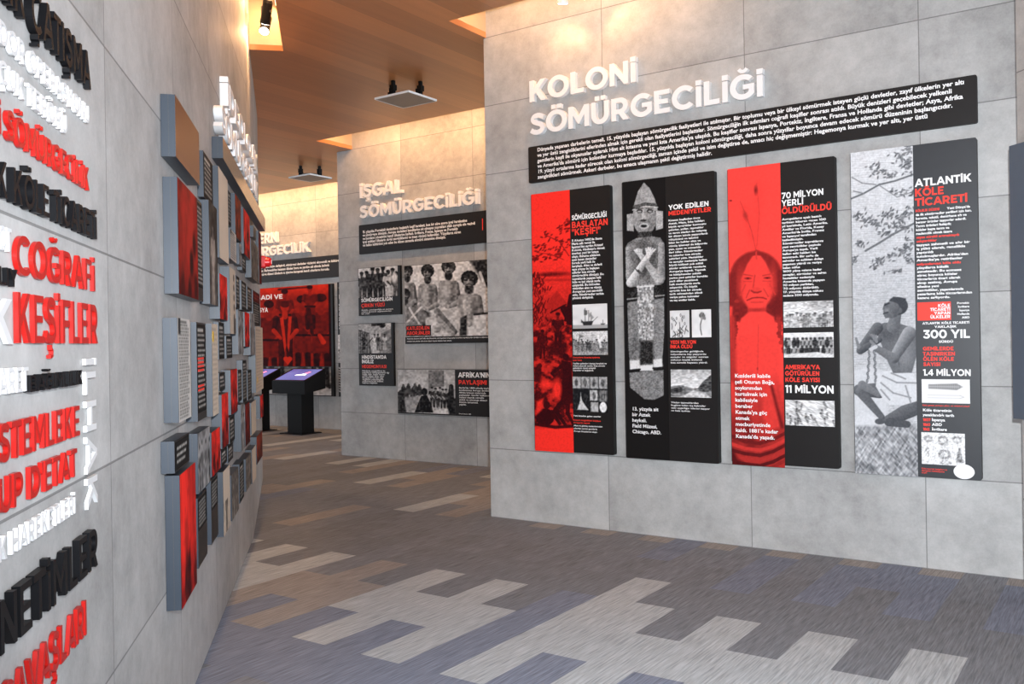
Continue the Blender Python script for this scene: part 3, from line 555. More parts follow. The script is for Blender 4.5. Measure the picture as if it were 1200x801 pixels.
def small(kind, seed, w=64, h=48):
    """little engravings and photographs reproduced on the boards"""
    a = Art(((0, 0), (60, 0), (60, 45), (0, 45)), w, h, .82, seed); R = a.rng
    if kind == 'ship':
        a.I = .95 - .12 * a.noise(20, 8); a.rect(0, 38, 60, 45, .62); a.poly([(16, 32), (36, 31), (33, 39), (19, 39)], .1); a.poly([(15, 28), (20, 33), (15, 34)], .15)
        for x, t in ((22, 8), (28, 12), (32, 16)): a.line([(x, 33), (x, t)], .5, .2); a.poly([(x, t + 2), (x + 5, t + 9), (x, t + 14)], .55)
        a.poly([(20, 10), (26, 12), (25, 20), (20, 20)], .3); a.line([(36, 31), (43, 24)], .4, .3); a.poly([(48, 36), (56, 36), (54, 39), (49, 39)], .3); a.line([(52, 36), (52, 30)], .5, .4)
    elif kind == 'landing':
        a.I = .9 - .2 * a.noise(12, 6); a.rect(0, 32, 60, 45, .55)
        for i in range(15): a.man(3 + i * 3.9 + R.normal() * .8, 14 + 9 * R.random(), 20, .35, .1 + .5 * R.random())
        a.poly([(42, 6), (45, 4), (50, 32), (46, 32)], .9); a.line([(10, 30), (12, 6)], .5, .2); a.poly([(12, 6), (20, 9), (12, 13)], .4); a.grain(.35, 2, 2)
    elif kind == 'montage':
        a.I[:] = .02
        for i in range(4): a.rect(i * 15 + .5, 0, i * 15 + 14.5, 15, .5 + .2 * R.random()); a.ell(i * 15 + 7, 8, 3, 5, .25)
        a.poly([(8, 42), (13, 30), (14, 20), (16, 30), (27, 42)], .75); a.rect(30, 17, 43, 30, .7); a.rect(45, 17, 59, 31, .5); a.rect(31, 32, 44, 44, .65); a.ell(37, 24, 3, 5, .35)
        for i in range(5): a.line([(46 + i * 3, 17), (46 + i * 3, 31)], .7, .15)
        a.ell(52, 38, 6, 6.5, .95); a.grain(.3, 2, 2)
    elif kind == 'glyphs':
        a.I = .9 - .1 * a.noise(9, 9)
        for i in range(16): x, y = R.random(2) * (48, 36) + (5, 8); a.line([(x, y), (x + R.normal() * 3, y + 5), (x + R.normal() * 4, y + 9)], .9, .2)
        for i in range(7): x, y = R.random(2) * (50, 34) + (5, 6); a.ell(x, y, 2.4, 2.4, .25); a.ell(x, y, 1.2, 1.2, .9)
    elif kind == 'feathered':
        a.I = .93 - .08 * a.noise(14, 9); a.line([(30, 40), (27, 32), (27, 24), (32, 14)], 1.7, .35)
        for i in range(6): t = -2.4 + i * .45; a.cap((32, 14), (32 + 9 * cos(t), 16 + 9 * sin(t)), 1.6, 2.6, .3 + .06 * (i % 3))
        a.ell(31, 15, 3, 3, .55)
    elif kind == 'ruin':
        a.I = .62 + .3 * np.clip((a.Y - 4) / 25, 0, 1) + .1 * a.noise(14, 5); a.poly([(0, 28), (16, 25), (34, 30), (60, 26), (60, 45), (0, 45)], .42); a.poly([(32, 27), (36, 12), (39, 10), (42, 27)], .9)
        a.poly([(40, 30), (47, 20), (60, 8), (60, 34), (44, 35)], .2); a.poly([(0, 31), (14, 28), (22, 33), (10, 38), (0, 38)], .15); a.poly([(12, 45), (34, 33), (50, 36), (60, 45)], .75); a.grain(.35, 3, 2)
    elif kind == 'crowd':
        a.I = .9 - .15 * a.noise(15, 9); a.ell(48, 4, 16, 12, .62, soft=8)
        for i in range(14): a.man(4 + i * 4 + R.normal(), 17 + 7 * R.random(), 26, .5, .35 + .4 * R.random(), hair=.3)
        a.grain(.4, 2.5, 2)
    elif kind == 'seated':
        a.I = .85 + .1 * a.noise(20, 6)
        for r in range(2):
            for i in range(12): x = 3 + i * 4.9 + R.normal() * .6; y = 7 + r * 14; a.cap((x, y + 8), (x, y + 16), 2.8, 2.4, .55 if R.random() < .5 else .12, k=.1); a.ell(x, y + 4, 1.8, 2.3, .15); a.cap((x - 2, y + 9), (x - 2.5, y + 15), .8, .7, .12)
        a.poly([(0, 39), (40, 35), (60, 41), (60, 45), (0, 45)], .85); a.grain(.2, 2, 2)
    elif kind == 'battle':
        a.I = .72 + .2 * a.noise(9, 5, .4)
        for i in range(26): x, y = R.random(2) * (56, 34) + (2, 4); a.cap((x, y), (x + 2 + R.normal() * 2, y + 8), 1.3, .8, .3 + .3 * R.random()); a.ell(x, y - 1.5, 1.2, 1.4, .3)
        a.grain(.5, 4, 1, .5)
    elif kind == 'ship_plan':
        a.I[:] = .93; a.poly([(9, 10), (44, 8), (51, 14), (44, 20), (9, 18)], .42)
        for i in range(16): a.line([(11 + i * 2.3, 10), (11 + i * 2.3, 18)], .5, .65)
        a.line([(9, 14), (50, 14)], .7, .7); a.line([(8, 30), (48, 30)], .5, .7); a.line([(8, 35), (48, 35)], .5, .75); a.line([(48, 30), (52, 33), (48, 35)], .5, .7)
    elif kind == 'stamps':
        a.I[:] = .94
        for x, y, rx, ry in ((10, 9, 6, 5), (30, 11, 7, 7), (49, 9, 7, 5), (32, 30, 9, 7), (34, 41, 8, 3), (9, 25, 3, 3), (9, 31, 2, 3)): a.ell(x, y, rx, ry, .6); a.ell(x, y, rx * .55, ry * .5, .85)
        a.poly([(47, 40), (51, 20), (53, 20), (57, 40)], .5); a.grain(.5, 1.5, 1.5); a.I = np.clip(a.I, 0, .94)
    elif kind == 'street':
        a.I = .6 + .25 * a.noise(10, 10); a.poly([(0, 8), (20, 14), (24, 45), (0, 45)], .3); a.poly([(60, 8), (42, 15), (38, 45), (60, 45)], .45); a.rect(24, 0, 45, 4, .08); a.ell(44, 3, 6, 4, .1)
        for i in range(5): a.line([(2 + i * 4, 12 + i), (2 + i * 4, 44)], .4, .6)
        for x, c in ((30, .9), (36, .15), (10, .1), (48, .75)): a.man(x, 16, 24, .3, c)
        a.line([(6, 40), (26, 22)], .9, .15); a.grain(.35, 3, 2)
    return a

# ---- wall titled KOLONİ: raised titles, the long text board, four tall boards
def raised(wall, txt, lb, right, cap_top, depth, name, label, m='white', cat='raised title', **kw):
    x0, z0 = at(wall, *lb, depth); x1, _ = at(wall, *right, depth); _, zt = at(wall, lb[0], cap_top, depth)
    return solid_text(wall, txt, x0, z0, x1 - x0, zt - z0, depth, M[m], name, label, cat, **kw)
raised('A', 'KOLONİ', (620.5, 119.5), (745, 96), 95.5, .045, 'title_lettering', 'white raised letters of the upper title line on the right wall', bold=.04)
raised('A', 'SÖMÜRGECİLİĞİ', (621, 158.5), (894, 111), 134.5, .045, 'title_lettering', 'white raised letters of the lower, longer title line on the right wall', bold=.04)
hd = Panel('text_board', 'A', (619, 172.5), (1144.5, 84.5), (621, 214.5), .035, 'long dark text board above the four tall boards on the right wall', 'information board')
hd.text(['Dünyada yaşanan darbelerin temeli, 15. yüzyılda başlayan sömürgecilik faaliyetleri ile atılmıştır. Bir toplumu veya bir ülkeyi sömürmek isteyen güçlü devletler, zayıf ülkelerin yer altı',
         've yer üstü zenginliklerini ellerinden almak için gerekli olan faaliyetlerini başlattılar. Sömürgeciliğin ilk adımları coğrafi keşifler sonrası atıldı. Büyük denizleri geçebilecek yelkenli',
         "gemilerin keşfi ile okyanuslar aşılarak Hint alt kıtasına ve yeni kıta Amerika'ya ulaşıldı. Bu keşifler sonrası İspanya, Portekiz, İngiltere, Fransa ve Hollanda gibi devletler; Asya, Afrika",
         "ve Amerika'da sömürü için koloniler kurmaya başladılar. 15. yüzyılda başlayan koloni sömürgeciliği, daha sonra yüzyıllar boyunca devam edecek sömürü düzeninin başlangıcıdır.",
         '19. yüzyıl ortalarına kadar sürecek olan koloni sömürgeciliği, zaman içinde şekil ve isim değiştirse de, amacı hiç değişmemiştir: Hegemonya kurmak ve yer altı, yer üstü',
         'zenginlikleri sömürmek. Askeri darbeler, bu amaca ulaşmanın şekil değiştirmiş halidir.'], (629.8, 177.5), 1131, 4.1, last=209.5, name='body_text', bold=.028)

TALL = 'tall story boards in a row'
# --- board 1: red engraving of a wooded shore
p1 = Panel('story_board', 'A', (622, 228), (714.5, 217.5), (626, 527), D, 'tall board with a red engraving, leftmost of the four tall boards', 'information board', TALL)
a = Art(((622, 228), (667, 222.5), (671, 530.5), (626, 527)), 84, 520, 1.0, 5)
a.I = 1.0 - .30 * np.clip((a.Y - 300) / 60, 0, 1) * np.clip((503 - a.Y) / 6, 0, 1) * (.5 + a.fbm(9, 7))
for cx, cy, rx, ry in ((660, 268, 8, 5), (645, 277, 10, 5), (635, 290, 9, 5), (652, 291, 11, 5), (661, 283, 8, 5), (641, 300, 10, 4), (628, 303, 5, 3), (655, 299, 8, 4), (665, 262, 5, 3)):
    for i in range(15):
        x, y = cx + a.rng.normal() * rx * .6, cy + a.rng.normal() * ry * .6; a.ell(x, y, 1.7, .8, .25 + .2 * a.rng.random(), rot=-.5 + a.rng.normal() * .4)
a.line([(666, 300), (655, 283), (640, 276)], .5, .4); a.line([(664, 306), (645, 298), (630, 296)], .4, .45)
a.ell(650, 321, 15, 2.2, .35, soft=3); a.ell(640, 322, 8, 1.6, .3, soft=2); a.ell(655, 328, 16, 1.2, .6, soft=2); a.ell(663, 308, 4, 5, 1.0, soft=2)
for i in range(120):
    x, y = 623 + abs(a.rng.normal()) * 9, 322 + a.rng.random() * 58; a.line([(x, y), (x + a.rng.normal() * 2, y - 4)], .6, .18 + .2 * a.rng.random())
a.poly([(640, 356), (652, 340), (664, 356), (668, 360), (640, 362)], .62)
a.poly([(666, 345), (671, 343), (672, 380), (660, 376), (663, 360)], .04); a.line([(645, 366), (662, 357)], 1.0, .12); a.cap((660, 362), (668, 376), 4, 5, .06)
I0 = a.fbm(7, 6); band = np.clip((a.Y - 370) / 8, 0, 1) * np.clip((500 - a.Y) / 6, 0, 1); a.I = a.I * (1 - band * .75 * np.clip((I0 - .38) * 4, 0, 1))
a.man(635, 386, 34, .25, .12, hair=.03); a.cap((634, 398), (625, 404), 1.5, 1.2, .2); a.ell(653, 408, 11, 9, .12, soft=4, op=.9); a.man(653, 366, 40, .4, .1)
a.ell(662, 418, 3.6, 4, .05); a.poly([(657, 422), (668, 424), (671, 470), (662, 476), (654, 462), (659, 440)], .08); a.cap((658, 428), (646, 437), 2.2, 1.6, .08); a.cap((646, 437), (650, 442), 1.6, 1.2, .1)
a.cap((660, 468), (650, 480), 3.6, 2.6, .1); a.cap((650, 480), (661, 497), 2.6, 1.8, .06); a.cap((664, 470), (664, 484), 3, 2.2, .12); a.cap((664, 484), (670, 496), 2.2, 1.6, .08)
a.ell(638, 488, 11, 10, .06); a.ell(640, 474, 4, 4.5, .1); a.cap((646, 482), (655, 496), 2.5, 1.8, .1); a.poly([(628, 470), (636, 466), (634, 480), (627, 486)], .9, soft=3); a.ell(652, 456, 5, 12, .92, soft=4); a.ell(640, 450, 8, 4, .95, soft=4)
a.ell(630, 438, 4, 9, .15, soft=3); a.ell(632, 428, 2.6, 3, .2); a.line([(626, 496), (650, 500), (670, 499)], 1.8, .12)
a.put(np.clip((a.Y - 502) / 2.5, 0, 1), 1.0); a.grain(.16, 1.2, 1.2)
p1.photo(a, (622.5, 228), (670, 530.2), 'artwork', RED)
p1.text(['SÖMÜRGECİLİĞİ'], (670, 258), 711, 5.6); p1.text(['BAŞLATAN'], (670, 267.3), 712.3, 7.2, 'red_ink'); p1.text(['“KEŞİF!”'.replace('“', '"').replace('”', '"')], (670, 276), 704, 7.4, 'red_ink')
p1.text(["3 Ağustos 1492'de Santa", 'Maria adlı gemisi ile', 'İspanya’dan ayrılan Kristof'.replace('’', "'"), 'Kolomb, Hindistan’a gitmek'.replace('’', "'"), 'isterken yeni bir kıtaya', 'ulaştı. Bahama adalarına', 'ayak basan denizciler', 'burada yerli halk ile', 'karşılaştı. Altın ve değerli', 'eşya arayışı ile başlayan', 'seferler kısa sürede', 'sömürgeciliğe dönüştü. Bu', 'topraklarda yaşayan halk', 'köle ve işçi olarak zorla', 'çalıştırıldı. Bu bölgeden', 'götürülen altın ve gümüş', 'Avrupa’nın yeni zenginliği'.replace('’', "'"), 'oldu. Sömürgeciler tarihin', 'yönünü değiştirdi.'], (670, 283.3), 709, 2.5, last=350.4, name='body_text')
p1.photo(small('ship', 3), (671, 357), (711.8, 384)); p1.photo(small('landing', 4), (671.3, 388.4), (712.2, 415.5))
p1.text(['Denizcilerin Amerika kıyılarına', 'ayak basışı'], (671.5, 419.5), 703, 1.7, 'red_ink', last=422.5, name='caption', bold=.02)
p1.text(['Yerliler gelenleri dostça karşıladı ve', 'onlara yiyecek sundu. Kısa sürede', 'gelenlerin niyeti anlaşıldı', 'topraklar el değiştirdi.'], (671.5, 426.5), 711, 1.7, last=434.5, name='caption', bold=.015)
p1.photo(small('montage', 6, 80, 84), (671, 441), (712, 483.5)); p1.text(['Yeni kıtadan gelen eserler'], (672, 487.5), 704.5, 1.7, name='caption', bold=.02); p1.text(['Kıtanın zenginlikleri böylece', 'Avrupa’ya taşındı'.replace('’', "'")], (672, 492.5), 704, 1.7, 'red_ink', last=495.5, name='caption', bold=.02)
p1.text(['Altın ve gümüş madenlerinden', 'çıkarılan servet gemilerle', 'Avrupa limanlarına ulaştı.'], (672.5, 499), 706, 1.7, last=505.5, name='caption', bold=.015)

# --- board 2: stone statue
p2 = Panel('story_board', 'A', (728.5, 213.5), (837.2, 202), (733, 536), D, 'tall black board with a grey stone statue, second tall board', 'information board', TALL)
a = Art(((730, 214), (780, 208.5), (784, 539), (734, 535)), 96, 600, .03, 7)
a.poly([(755, 214), (762, 221), (768, 234), (771, 247), (742, 251), (744, 238), (748, 225)], .52)
a.poly([(735, 251), (743, 250), (743, 271), (735, 270)], .55); a.poly([(769, 247), (777, 248), (777, 268), (769, 270)], .58)
a.ell(756, 257, 13.5, 18, .46, k=.10); a.poly([(742, 241), (757, 237.5), (770, 239), (771, 243), (757, 241.5), (742, 245.5)], .25); a.line([(742, 246), (757, 242), (771, 243.5)], .6, .72)
for x in (750, 762): a.ell(x, 247.5, 3.6, 2.4, .12); a.ell(x, 248, 2.2, 1.0, .5); a.line([(x - 4, 244.5), (x + 4, 244)], .7, .2)
a.cap((756, 246), (755, 256), 1.6, 2.8, .56, k=.14); a.ell(754, 258.5, 3.6, 1.4, .1); a.ell(755, 265, 5.6, 3.6, .66); a.ell(755, 265, 3.8, 1.7, .08); a.ell(755, 271, 5, 2.2, .5)
a.poly([(748, 272), (764, 271), (765, 281), (747, 282)], .14)
a.poly([(733, 290), (736, 284), (746, 279), (764, 277), (774, 279), (778, 285), (779, 300), (779, 328), (772, 334), (738, 336), (733, 325)], .40); a.ell(756, 304, 13, 20, .24, soft=10)
a.cap((737, 292), (738, 326), 3.4, 4, .48, k=.16); a.cap((775, 288), (775, 326), 3.6, 4, .46, k=.16)
a.cap((773, 329), (752, 300), 5.0, 3.0, .56, k=.22); a.cap((739, 331), (760, 300), 5.2, 3.2, .66, k=.24); a.line([(748, 316), (753, 321)], .5, .15); a.line([(743, 313), (750, 320)], .8, .2)
for i in range(5): a.cap((751.5, 302), (744 + i * 2.1, 291.5 + abs(i - 2) * .7), 1.3, 1.0, .70, k=.1)
for i in range(5): a.cap((760, 301), (757.5 + i * 2.6, 290 + abs(i - 1.5) * 1.0), 1.4, 1.0, .74, k=.1)
a.poly([(735, 352), (778, 348), (778, 390), (775, 431), (738, 433), (736, 395)], .42); a.poly([(735, 338), (747, 336), (747, 352), (735, 354)], .08); a.poly([(767, 335), (778, 334), (778, 349), (767, 351)], .08)
a.line([(735, 350), (746, 349)], .8, .5); a.line([(768, 347), (778, 346)], .8, .5)
mm = a.poly([(747, 334), (766, 333), (766, 398), (748, 398)], .55); a.I += mm * .55 * (a.noise(1.6, 2.0) - .5); a.line([(747, 336), (766, 335)], .9, .8)
a.poly([(749, 399), (765, 399), (766, 426), (750, 427)], .10, soft=4); a.ell(742, 405, 5, 14, .32, soft=4)
a.poly([(738, 422), (749, 421), (750, 431), (738, 433)], .82, soft=2); a.poly([(765, 421), (775, 420), (776, 430), (766, 431)], .82, soft=2); a.poly([(750, 428), (765, 427), (765, 434), (750, 434)], .9, soft=2); a.line([(737, 433), (750, 432)], .8, .05); a.line([(765, 431), (777, 430)], .8, .05)
a.poly([(737, 436), (777, 433), (777, 463), (766, 468), (755, 467), (738, 453)], .40); a.I = np.where(a.I > .06, a.I + .22 * (a.noise(1.3, 1.3) - .5) + .12 * (a.noise(5, 5) - .5), a.I)
a.I = np.where(a.I > .06, np.clip((a.I - .1) * 1.25 + .10, .03, 1), a.I)
p2.photo(a, (730, 214.2), (782.3, 538.8), 'artwork', ((.010, .009, .009), (.72, .72, .72)))
p2.text(['YOK EDİLEN'], (783.4, 246), 830.5, 5.6); p2.text(['MEDENİYETLER'], (783.4, 252.6), 833.5, 5, 'red_ink')
p2.text(['Kıtanın keşfinden önce', 'Aztek, Maya, İnka halkları', 'büyük uygarlıklar kurmuştu', 'şehirler, yollar, tapınaklar', 've tarım alanları ile gelişmiş', 'bir düzen içinde yaşıyorlardı', 'gökyüzünü ve takvimi', 'bilen bu halklar altın ve', 'gümüş işlemeyi de biliyordu', 'yazı, sanat ve mimaride', 'ileri idiler. Sömürgeciler', 've askerler kısa sürede', 'şehirleri yıktı. Hastalıklar', 've savaşlar nedeniyle halkın', 'büyük bölümü yok edildi', 'altınlar eritilerek gemilerle', 'Avrupa’ya taşındı. Tapınak'.replace('’', "'"), 've kütüphaneler yakıldı', 'yerine yeni şehirler kuruldu', 'yerli diller yasaklandı', 'halk madenlerde zorla', 'çalıştırıldı. Üç büyük', 'uygarlık kısa bir sürede', 'tarih sahnesinden silindi', 'geriye yalnız kalıntılar', 've taş anıtlar kaldı.'], (783.4, 259.4), 829, 2.1, last=353, name='body_text')
p2.photo(small('glyphs', 9), (785, 364), (808, 395)); p2.photo(small('feathered', 10), (810.5, 362.8), (833.5, 394.8))
p2.text(['YEDİ MİLYON', 'İNKA ÖLDÜ'], (785.5, 402.8), 815.7, 4, 'red_ink', last=408)
p2.text(['Sömürgeciler geldiğinde', 'milyonlarca kişi yaşıyordu', 'savaşlar ve salgınlar sonrası', 'nüfusun büyük bölümü', 'kısa sürede hayatını yitirdi.'], (785.8, 412.5), 830, 1.8, last=425.5, name='caption', bold=.015)
p2.photo(small('ruin', 11), (786, 432.7), (833.5, 466)); p2.text(['Yıkılan tapınaklardan', 'bugüne kalan taş kalıntılar', 'eski uygarlığın izlerini taşıyor', 've hala ayakta.'], (786.5, 472), 832, 1.8, last=481.5, name='caption', bold=.015)
p2.text(['13. yüzyıla ait', 'bir Aztek', 'heykeli.', 'Field Müzesi,', 'Chicago, ABD.'], (740.8, 480.5), 774.5, 4, last=507, name='caption', bold=.02)

# --- board 3: red portrait
p3 = Panel('story_board', 'A', (852, 198.5), (978.2, 184), (857, 541), D, 'tall board with a red portrait of a person, third tall board', 'information board', TALL)
a = Art(((852, 198.5), (912.5, 191), (918.5, 548), (857, 541)), 110, 620, .97, 8)
a.cap((885, 292), (873, 246), 3.5, 5.5, .90, soft=5); a.cap((886, 290), (888, 218), 3, 6, .92, soft=6); a.line([(885, 292), (880, 270), (873, 250), (867, 236)], .5, .72); a.line([(886, 290), (889, 250), (886, 215)], .4, .78); a.ell(885, 223, 1.8, 4.5, .42, soft=2.5); a.ell(873, 253, 2.2, 5, .62, rot=-.3, soft=3); a.ell(856, 235, 1.5, 1, .4)
a.ell(885, 325, 30, 31, .42, soft=3); a.cap((859, 322), (858, 352), 4.5, 6, .38, soft=3); a.cap((913, 320), (913, 352), 3.5, 7, .34, soft=3)
a.poly([(866, 372), (905, 370), (912, 400), (914, 545), (868, 545), (863, 400)], .90, soft=3)
a.poly([(859, 344), (874, 350), (877, 364), (866, 376), (857, 372)], .36, soft=3); a.poly([(898, 350), (913, 340), (916, 378), (904, 376), (896, 364)], .32, soft=3); a.cap((886, 352), (886, 368), 9, 10, .76, soft=3); a.poly([(868, 372), (880, 364), (894, 364), (906, 371), (908, 392), (866, 392)], .93, soft=2); a.ell(886, 326, 21.5, 27, .91); a.ell(886, 338, 18.5, 24, .91, soft=3)
a.line([(885, 293), (886, 303)], .9, .75); a.poly([(886, 293), (872, 300), (864, 316), (862, 342), (867, 348), (868, 326), (875, 309)], .44, soft=2); a.poly([(886, 293), (899, 299), (908, 314), (910, 344), (905, 348), (904, 324), (896, 307)], .42, soft=2)
a.ell(868, 332, 4, 16, .78, soft=6, op=.6); a.ell(904, 332, 4, 16, .76, soft=6, op=.7)
for sd, x in ((-1, 876), (1, 898)):
    a.line([(x - 6 * sd * -1 if sd < 0 else x + 7, 320.5), (x - sd * 5, 322.8)], .8, .68); a.ell(x, 325.5, 4.0, 1.3, .5); a.ell(x, 325.6, 1.2, 1.0, .25); a.line([(x - 5, 329), (x + 4, 329.5)], .6, .72); a.line([(x + sd * 3, 333), (x + sd * 9, 345)], .8, .74)
a.line([(884, 322), (882, 336)], .8, .72); a.ell(886, 339, 5, 3.2, .84, soft=2); a.line([(880, 340), (883, 342), (887, 342.3), (891, 341)], .9, .48); a.line([(878, 339), (874, 348)], .7, .7); a.line([(894, 338), (899, 347)], .7, .7)
a.line([(875, 351), (881, 348.6), (887, 348), (893, 348.4), (897, 350)], .8, .48); a.line([(880, 353.5), (893, 353.5)], .9, .74); a.ell(886.5, 362.5, 9, 1.8, .55, soft=3)
for i in range(16):
    y = 352 + i * 3.6; a.ell(864 - i * .35 + a.rng.normal() * .7, y, 2.8, 2.2, .25 + .3 * a.rng.random()); a.ell(910 + i * .4 + a.rng.normal(), y + 6, 2.8, 2.4, .45 + .3 * a.rng.random())
a.ell(910, 360, 7, 12, .30, soft=5); a.cap((858, 372), (858, 440), 3, 5, .62, soft=5); a.line([(888, 380), (887, 440)], .5, .78); a.ell(887, 431, 1, 1.6, .55)
fl_ = np.clip((a.Y - 430) / 60, 0, 1); a.I = a.I * (1 - .38 * fl_ * (.5 + a.fbm(14, 30)))
a.poly([(893, 455), (905, 450), (914, 480), (913, 500), (898, 505), (892, 480)], .80, soft=5); a.cap((903, 452), (915, 500), 1.4, 2.0, .30, soft=3); a.cap((863, 445), (880, 520), 2, 6, .34, soft=8); a.ell(862, 505, 7, 20, .42, soft=6)
for i, (y, c) in enumerate(((512, .30), (520, .72), (526, .22), (532, .60), (538, .18), (544, .45))): a.line([(856, y - 4 + i), (872, y + 3), (890, y + 6), (905, y + 2), (919, y - 5)], 2.0, c)
a.poly([(856, 520), (864, 535), (884, 547), (856, 545)], .15, soft=4); a.grain(.07, 2, 2)
p3.photo(a, (852.6, 198.4), (917.2, 547.6), 'artwork', REDP)
p3.text(['70 MİLYON'], (915.8, 233), 965, 7); p3.text(['YERLİ'], (915.8, 241.7), 941.4, 7); p3.text(['ÖLDÜRÜLDÜ'], (916, 250.8), 974.6, 7.2, 'red_ink')
p3.text(['Avrupalıların ayak bastığı', 'tarihten itibaren geçen 100', 'yıl içerisinde, Latin Amerika,', 'Antiller ve Florida, Kuzey', 'Amerika’da İngiliz, Fransız'.replace('’', "'"), 've İspanyol tarafından', 'katledilmiştir.', 'Sömürgeciler topraklarını', 'yeni zenginlikler peşinde', 'Avrupa’ya taşıdı. Yerli'.replace('’', "'"), 'halkın eski hakları ise', 'tanınmadı. Bir çoğu da', 'salgınlar ve açlıktan dolayı', 'yaşamını yitirdi ve geriye', 'kalan nüfus', '1600 yılına gelene kadar', 'savaşlar, sürgünler ve salgın', 'hastalıklar nedeniyle', 'Amerika kıtasında yaşayan', '90 milyon yerliden,', '70 milyonu öldürüldü.', '17. yüzyılda dünya nüfusu', 'sadece 500 milyondu.'], (916.4, 258.2), 970, 2.4, last=347.5, name='body_text')
p3.photo(small('crowd', 12), (918, 353.8), (976.6, 382.6)); p3.photo(small('seated', 13), (918.4, 390), (977, 418.5))
p3.text(["AMERİKA'YA", 'GÖTÜRÜLEN', 'KÖLE SAYISI'], (920, 432.3), 961, 5, 'red_ink', last=447); p3.text(['11 MİLYON'], (920, 459.8), 977, 8.8); p3.photo(small('battle', 14), (920.3, 468.3), (978.2, 500))
p3.text(['Kızılderili kabile', 'şefi Oturan Boğa,', 'soykırımdan', 'kurtulmak için', 'kabilesiyle', 'beraber', "Kanada'ya göç", 'etmek', 'mecburiyetinde', "kaldı. 1881'e kadar", "Kanada'da yaşadı."], (861.2, 442), 911, 4.2, last=512.5, name='caption', bold=.022)

# --- board 4: grey engraving of a kneeling man in chains
p4 = Panel('story_board', 'A', (996, 179.5), (1144.3, 163.5), (1002, 553), D, 'tall board with a grey engraving of a kneeling man, rightmost tall board', 'information board', TALL, face='slate')
a = Art(((996, 179.5), (1067.5, 171.5), (1074.5, 559), (1002, 553)), 124, 640, .8, 9)
a.I = .90 - .14 * np.clip((a.Y - 190) / 150, 0, 1) - .03 * np.sin(a.Y * 2.4 + a.noise(20, 20) * 6); a.grain(.10, 5, 1.2); a.grain(.12, 1.4, 1.4)
a.line([(997, 233), (1012, 227), (1030, 217), (1048, 213), (1068, 206)], 1.0, .34); a.line([(1012, 227), (1000, 224)], .7, .45); a.line([(998, 208), (1010, 215), (1026, 217)], .7, .5); a.line([(1014, 294), (1030, 285), (1046, 275), (1069, 263)], 1.2, .36); a.line([(1030, 218), (1050, 232), (1068, 226)], .6, .5)
for cx, cy, rx, ry, n in ((1027, 198, 8, 6, 26), (1042, 206, 9, 5, 18), (1055, 188, 9, 7, 28), (1063, 196, 6, 8, 22), (1062, 178, 5, 5, 14), (1062, 226, 7, 5, 14), (1050, 226, 6, 4, 10), (1003, 254, 8, 5, 20), (1015, 260, 8, 5, 22), (1030, 262, 9, 6, 26), (1042, 252, 9, 6, 26), (1052, 262, 8, 6, 24), (1062, 250, 7, 6, 20), (1035, 273, 9, 4, 18), (1060, 270, 7, 4, 12), (1008, 285, 8, 4, 14), (1001, 304, 5, 5, 12), (1030, 305, 8, 5, 18), (1044, 300, 8, 4, 14), (1056, 296, 8, 6, 22), (1064, 287, 6, 6, 18), (1024, 312, 5, 4, 10), (1046, 319, 8, 3, 12), (1064, 306, 6, 5, 14)):
    for i in range(n): x, y = cx + a.rng.normal() * rx * .6, cy + a.rng.normal() * ry * .6; a.ell(x, y, 2.0, .9, .24 + .26 * a.rng.random(), rot=-.6 + a.rng.normal() * .7); 
a.poly([(1000, 433), (1016, 428), (1040, 436), (1040, 500), (1001, 502)], .86, soft=5); a.poly([(1001, 494), (1010, 480), (1034, 492), (1034, 500), (1002, 502)], .90)
gr = np.clip((a.Y - 496) / 4, 0, 1); g2 = .58 + .38 * (a.noise(6, 1.6, .9) - .5) + .34 * (a.noise(7, 1.8, -1.0) - .5) + .2 * (a.noise(12, 12) - .5); a.put(gr, g2)
# the man
a.cap((1069, 478), (1042, 492), 9.5, 7, .27, k=.10); a.cap((1042, 494), (1062, 497), 5, 4, .22); a.cap((1030, 457), (1006, 456), 9, 6.5, .27, k=.12); a.cap((1008, 458), (1033, 488), 6, 3.6, .30, k=.12); a.ell(1031, 493, 6, 3.6, .24); a.cap((1010, 450), (1030, 462), 5, 3, .40, k=.1)
a.poly([(1029, 436), (1046, 433), (1070, 438), (1073, 452), (1073, 470), (1056, 475), (1042, 474), (1034, 466), (1026, 452)], .88)
for q in (((1034, 440), (1050, 448), (1072, 449)), ((1032, 448), (1046, 460), (1066, 466)), ((1044, 437), (1060, 444)), ((1032, 456), (1042, 468)), ((1060, 452), (1066, 472))): a.line(list(q), .9, .55)
a.poly([(1024, 383), (1036, 378), (1050, 378), (1066, 384), (1073, 396), (1072, 418), (1067, 437), (1046, 437), (1040, 424), (1032, 402)], .34); a.ell(1058, 414, 9, 16, .46, soft=10); a.ell(1040, 392, 8, 7, .26, soft=6); a.line([(1052, 388), (1050, 410), (1053, 430)], .8, .3)
a.cap((1028, 384), (1008, 408), 6.5, 4.2, .27, k=.14); a.cap((1008, 410), (1030, 398), 4.6, 3.4, .25, k=.12); a.cap((1064, 391), (1047, 419), 8, 5.6, .44, k=.22); a.cap((1047, 420), (1024, 406), 5.8, 3.6, .38, k=.2)
for i in range(4): a.cap((1027, 400), (1019 + i * 2.5, 391 + i * .6), 1.4, 1.0, .42 + .05 * (i % 2))
a.cap((1026, 406), (1020, 399), 2.4, 1.4, .46); a.cap((1003, 396), (1006, 406), 1.4, 2, .45); a.cap((1020, 409), (1026, 406), 2.2, 2.2, .8)
for i in range(9):
    for x, k in ((1018, -.5), (1024, .35)): a.ell(x + k * i * .5 + (i % 2), 412 + i * 4.2, 1.3, 2.3, .22); a.ell(x + k * i * .5 + (i % 2), 412 + i * 4.2, .5, 1.2, .7)
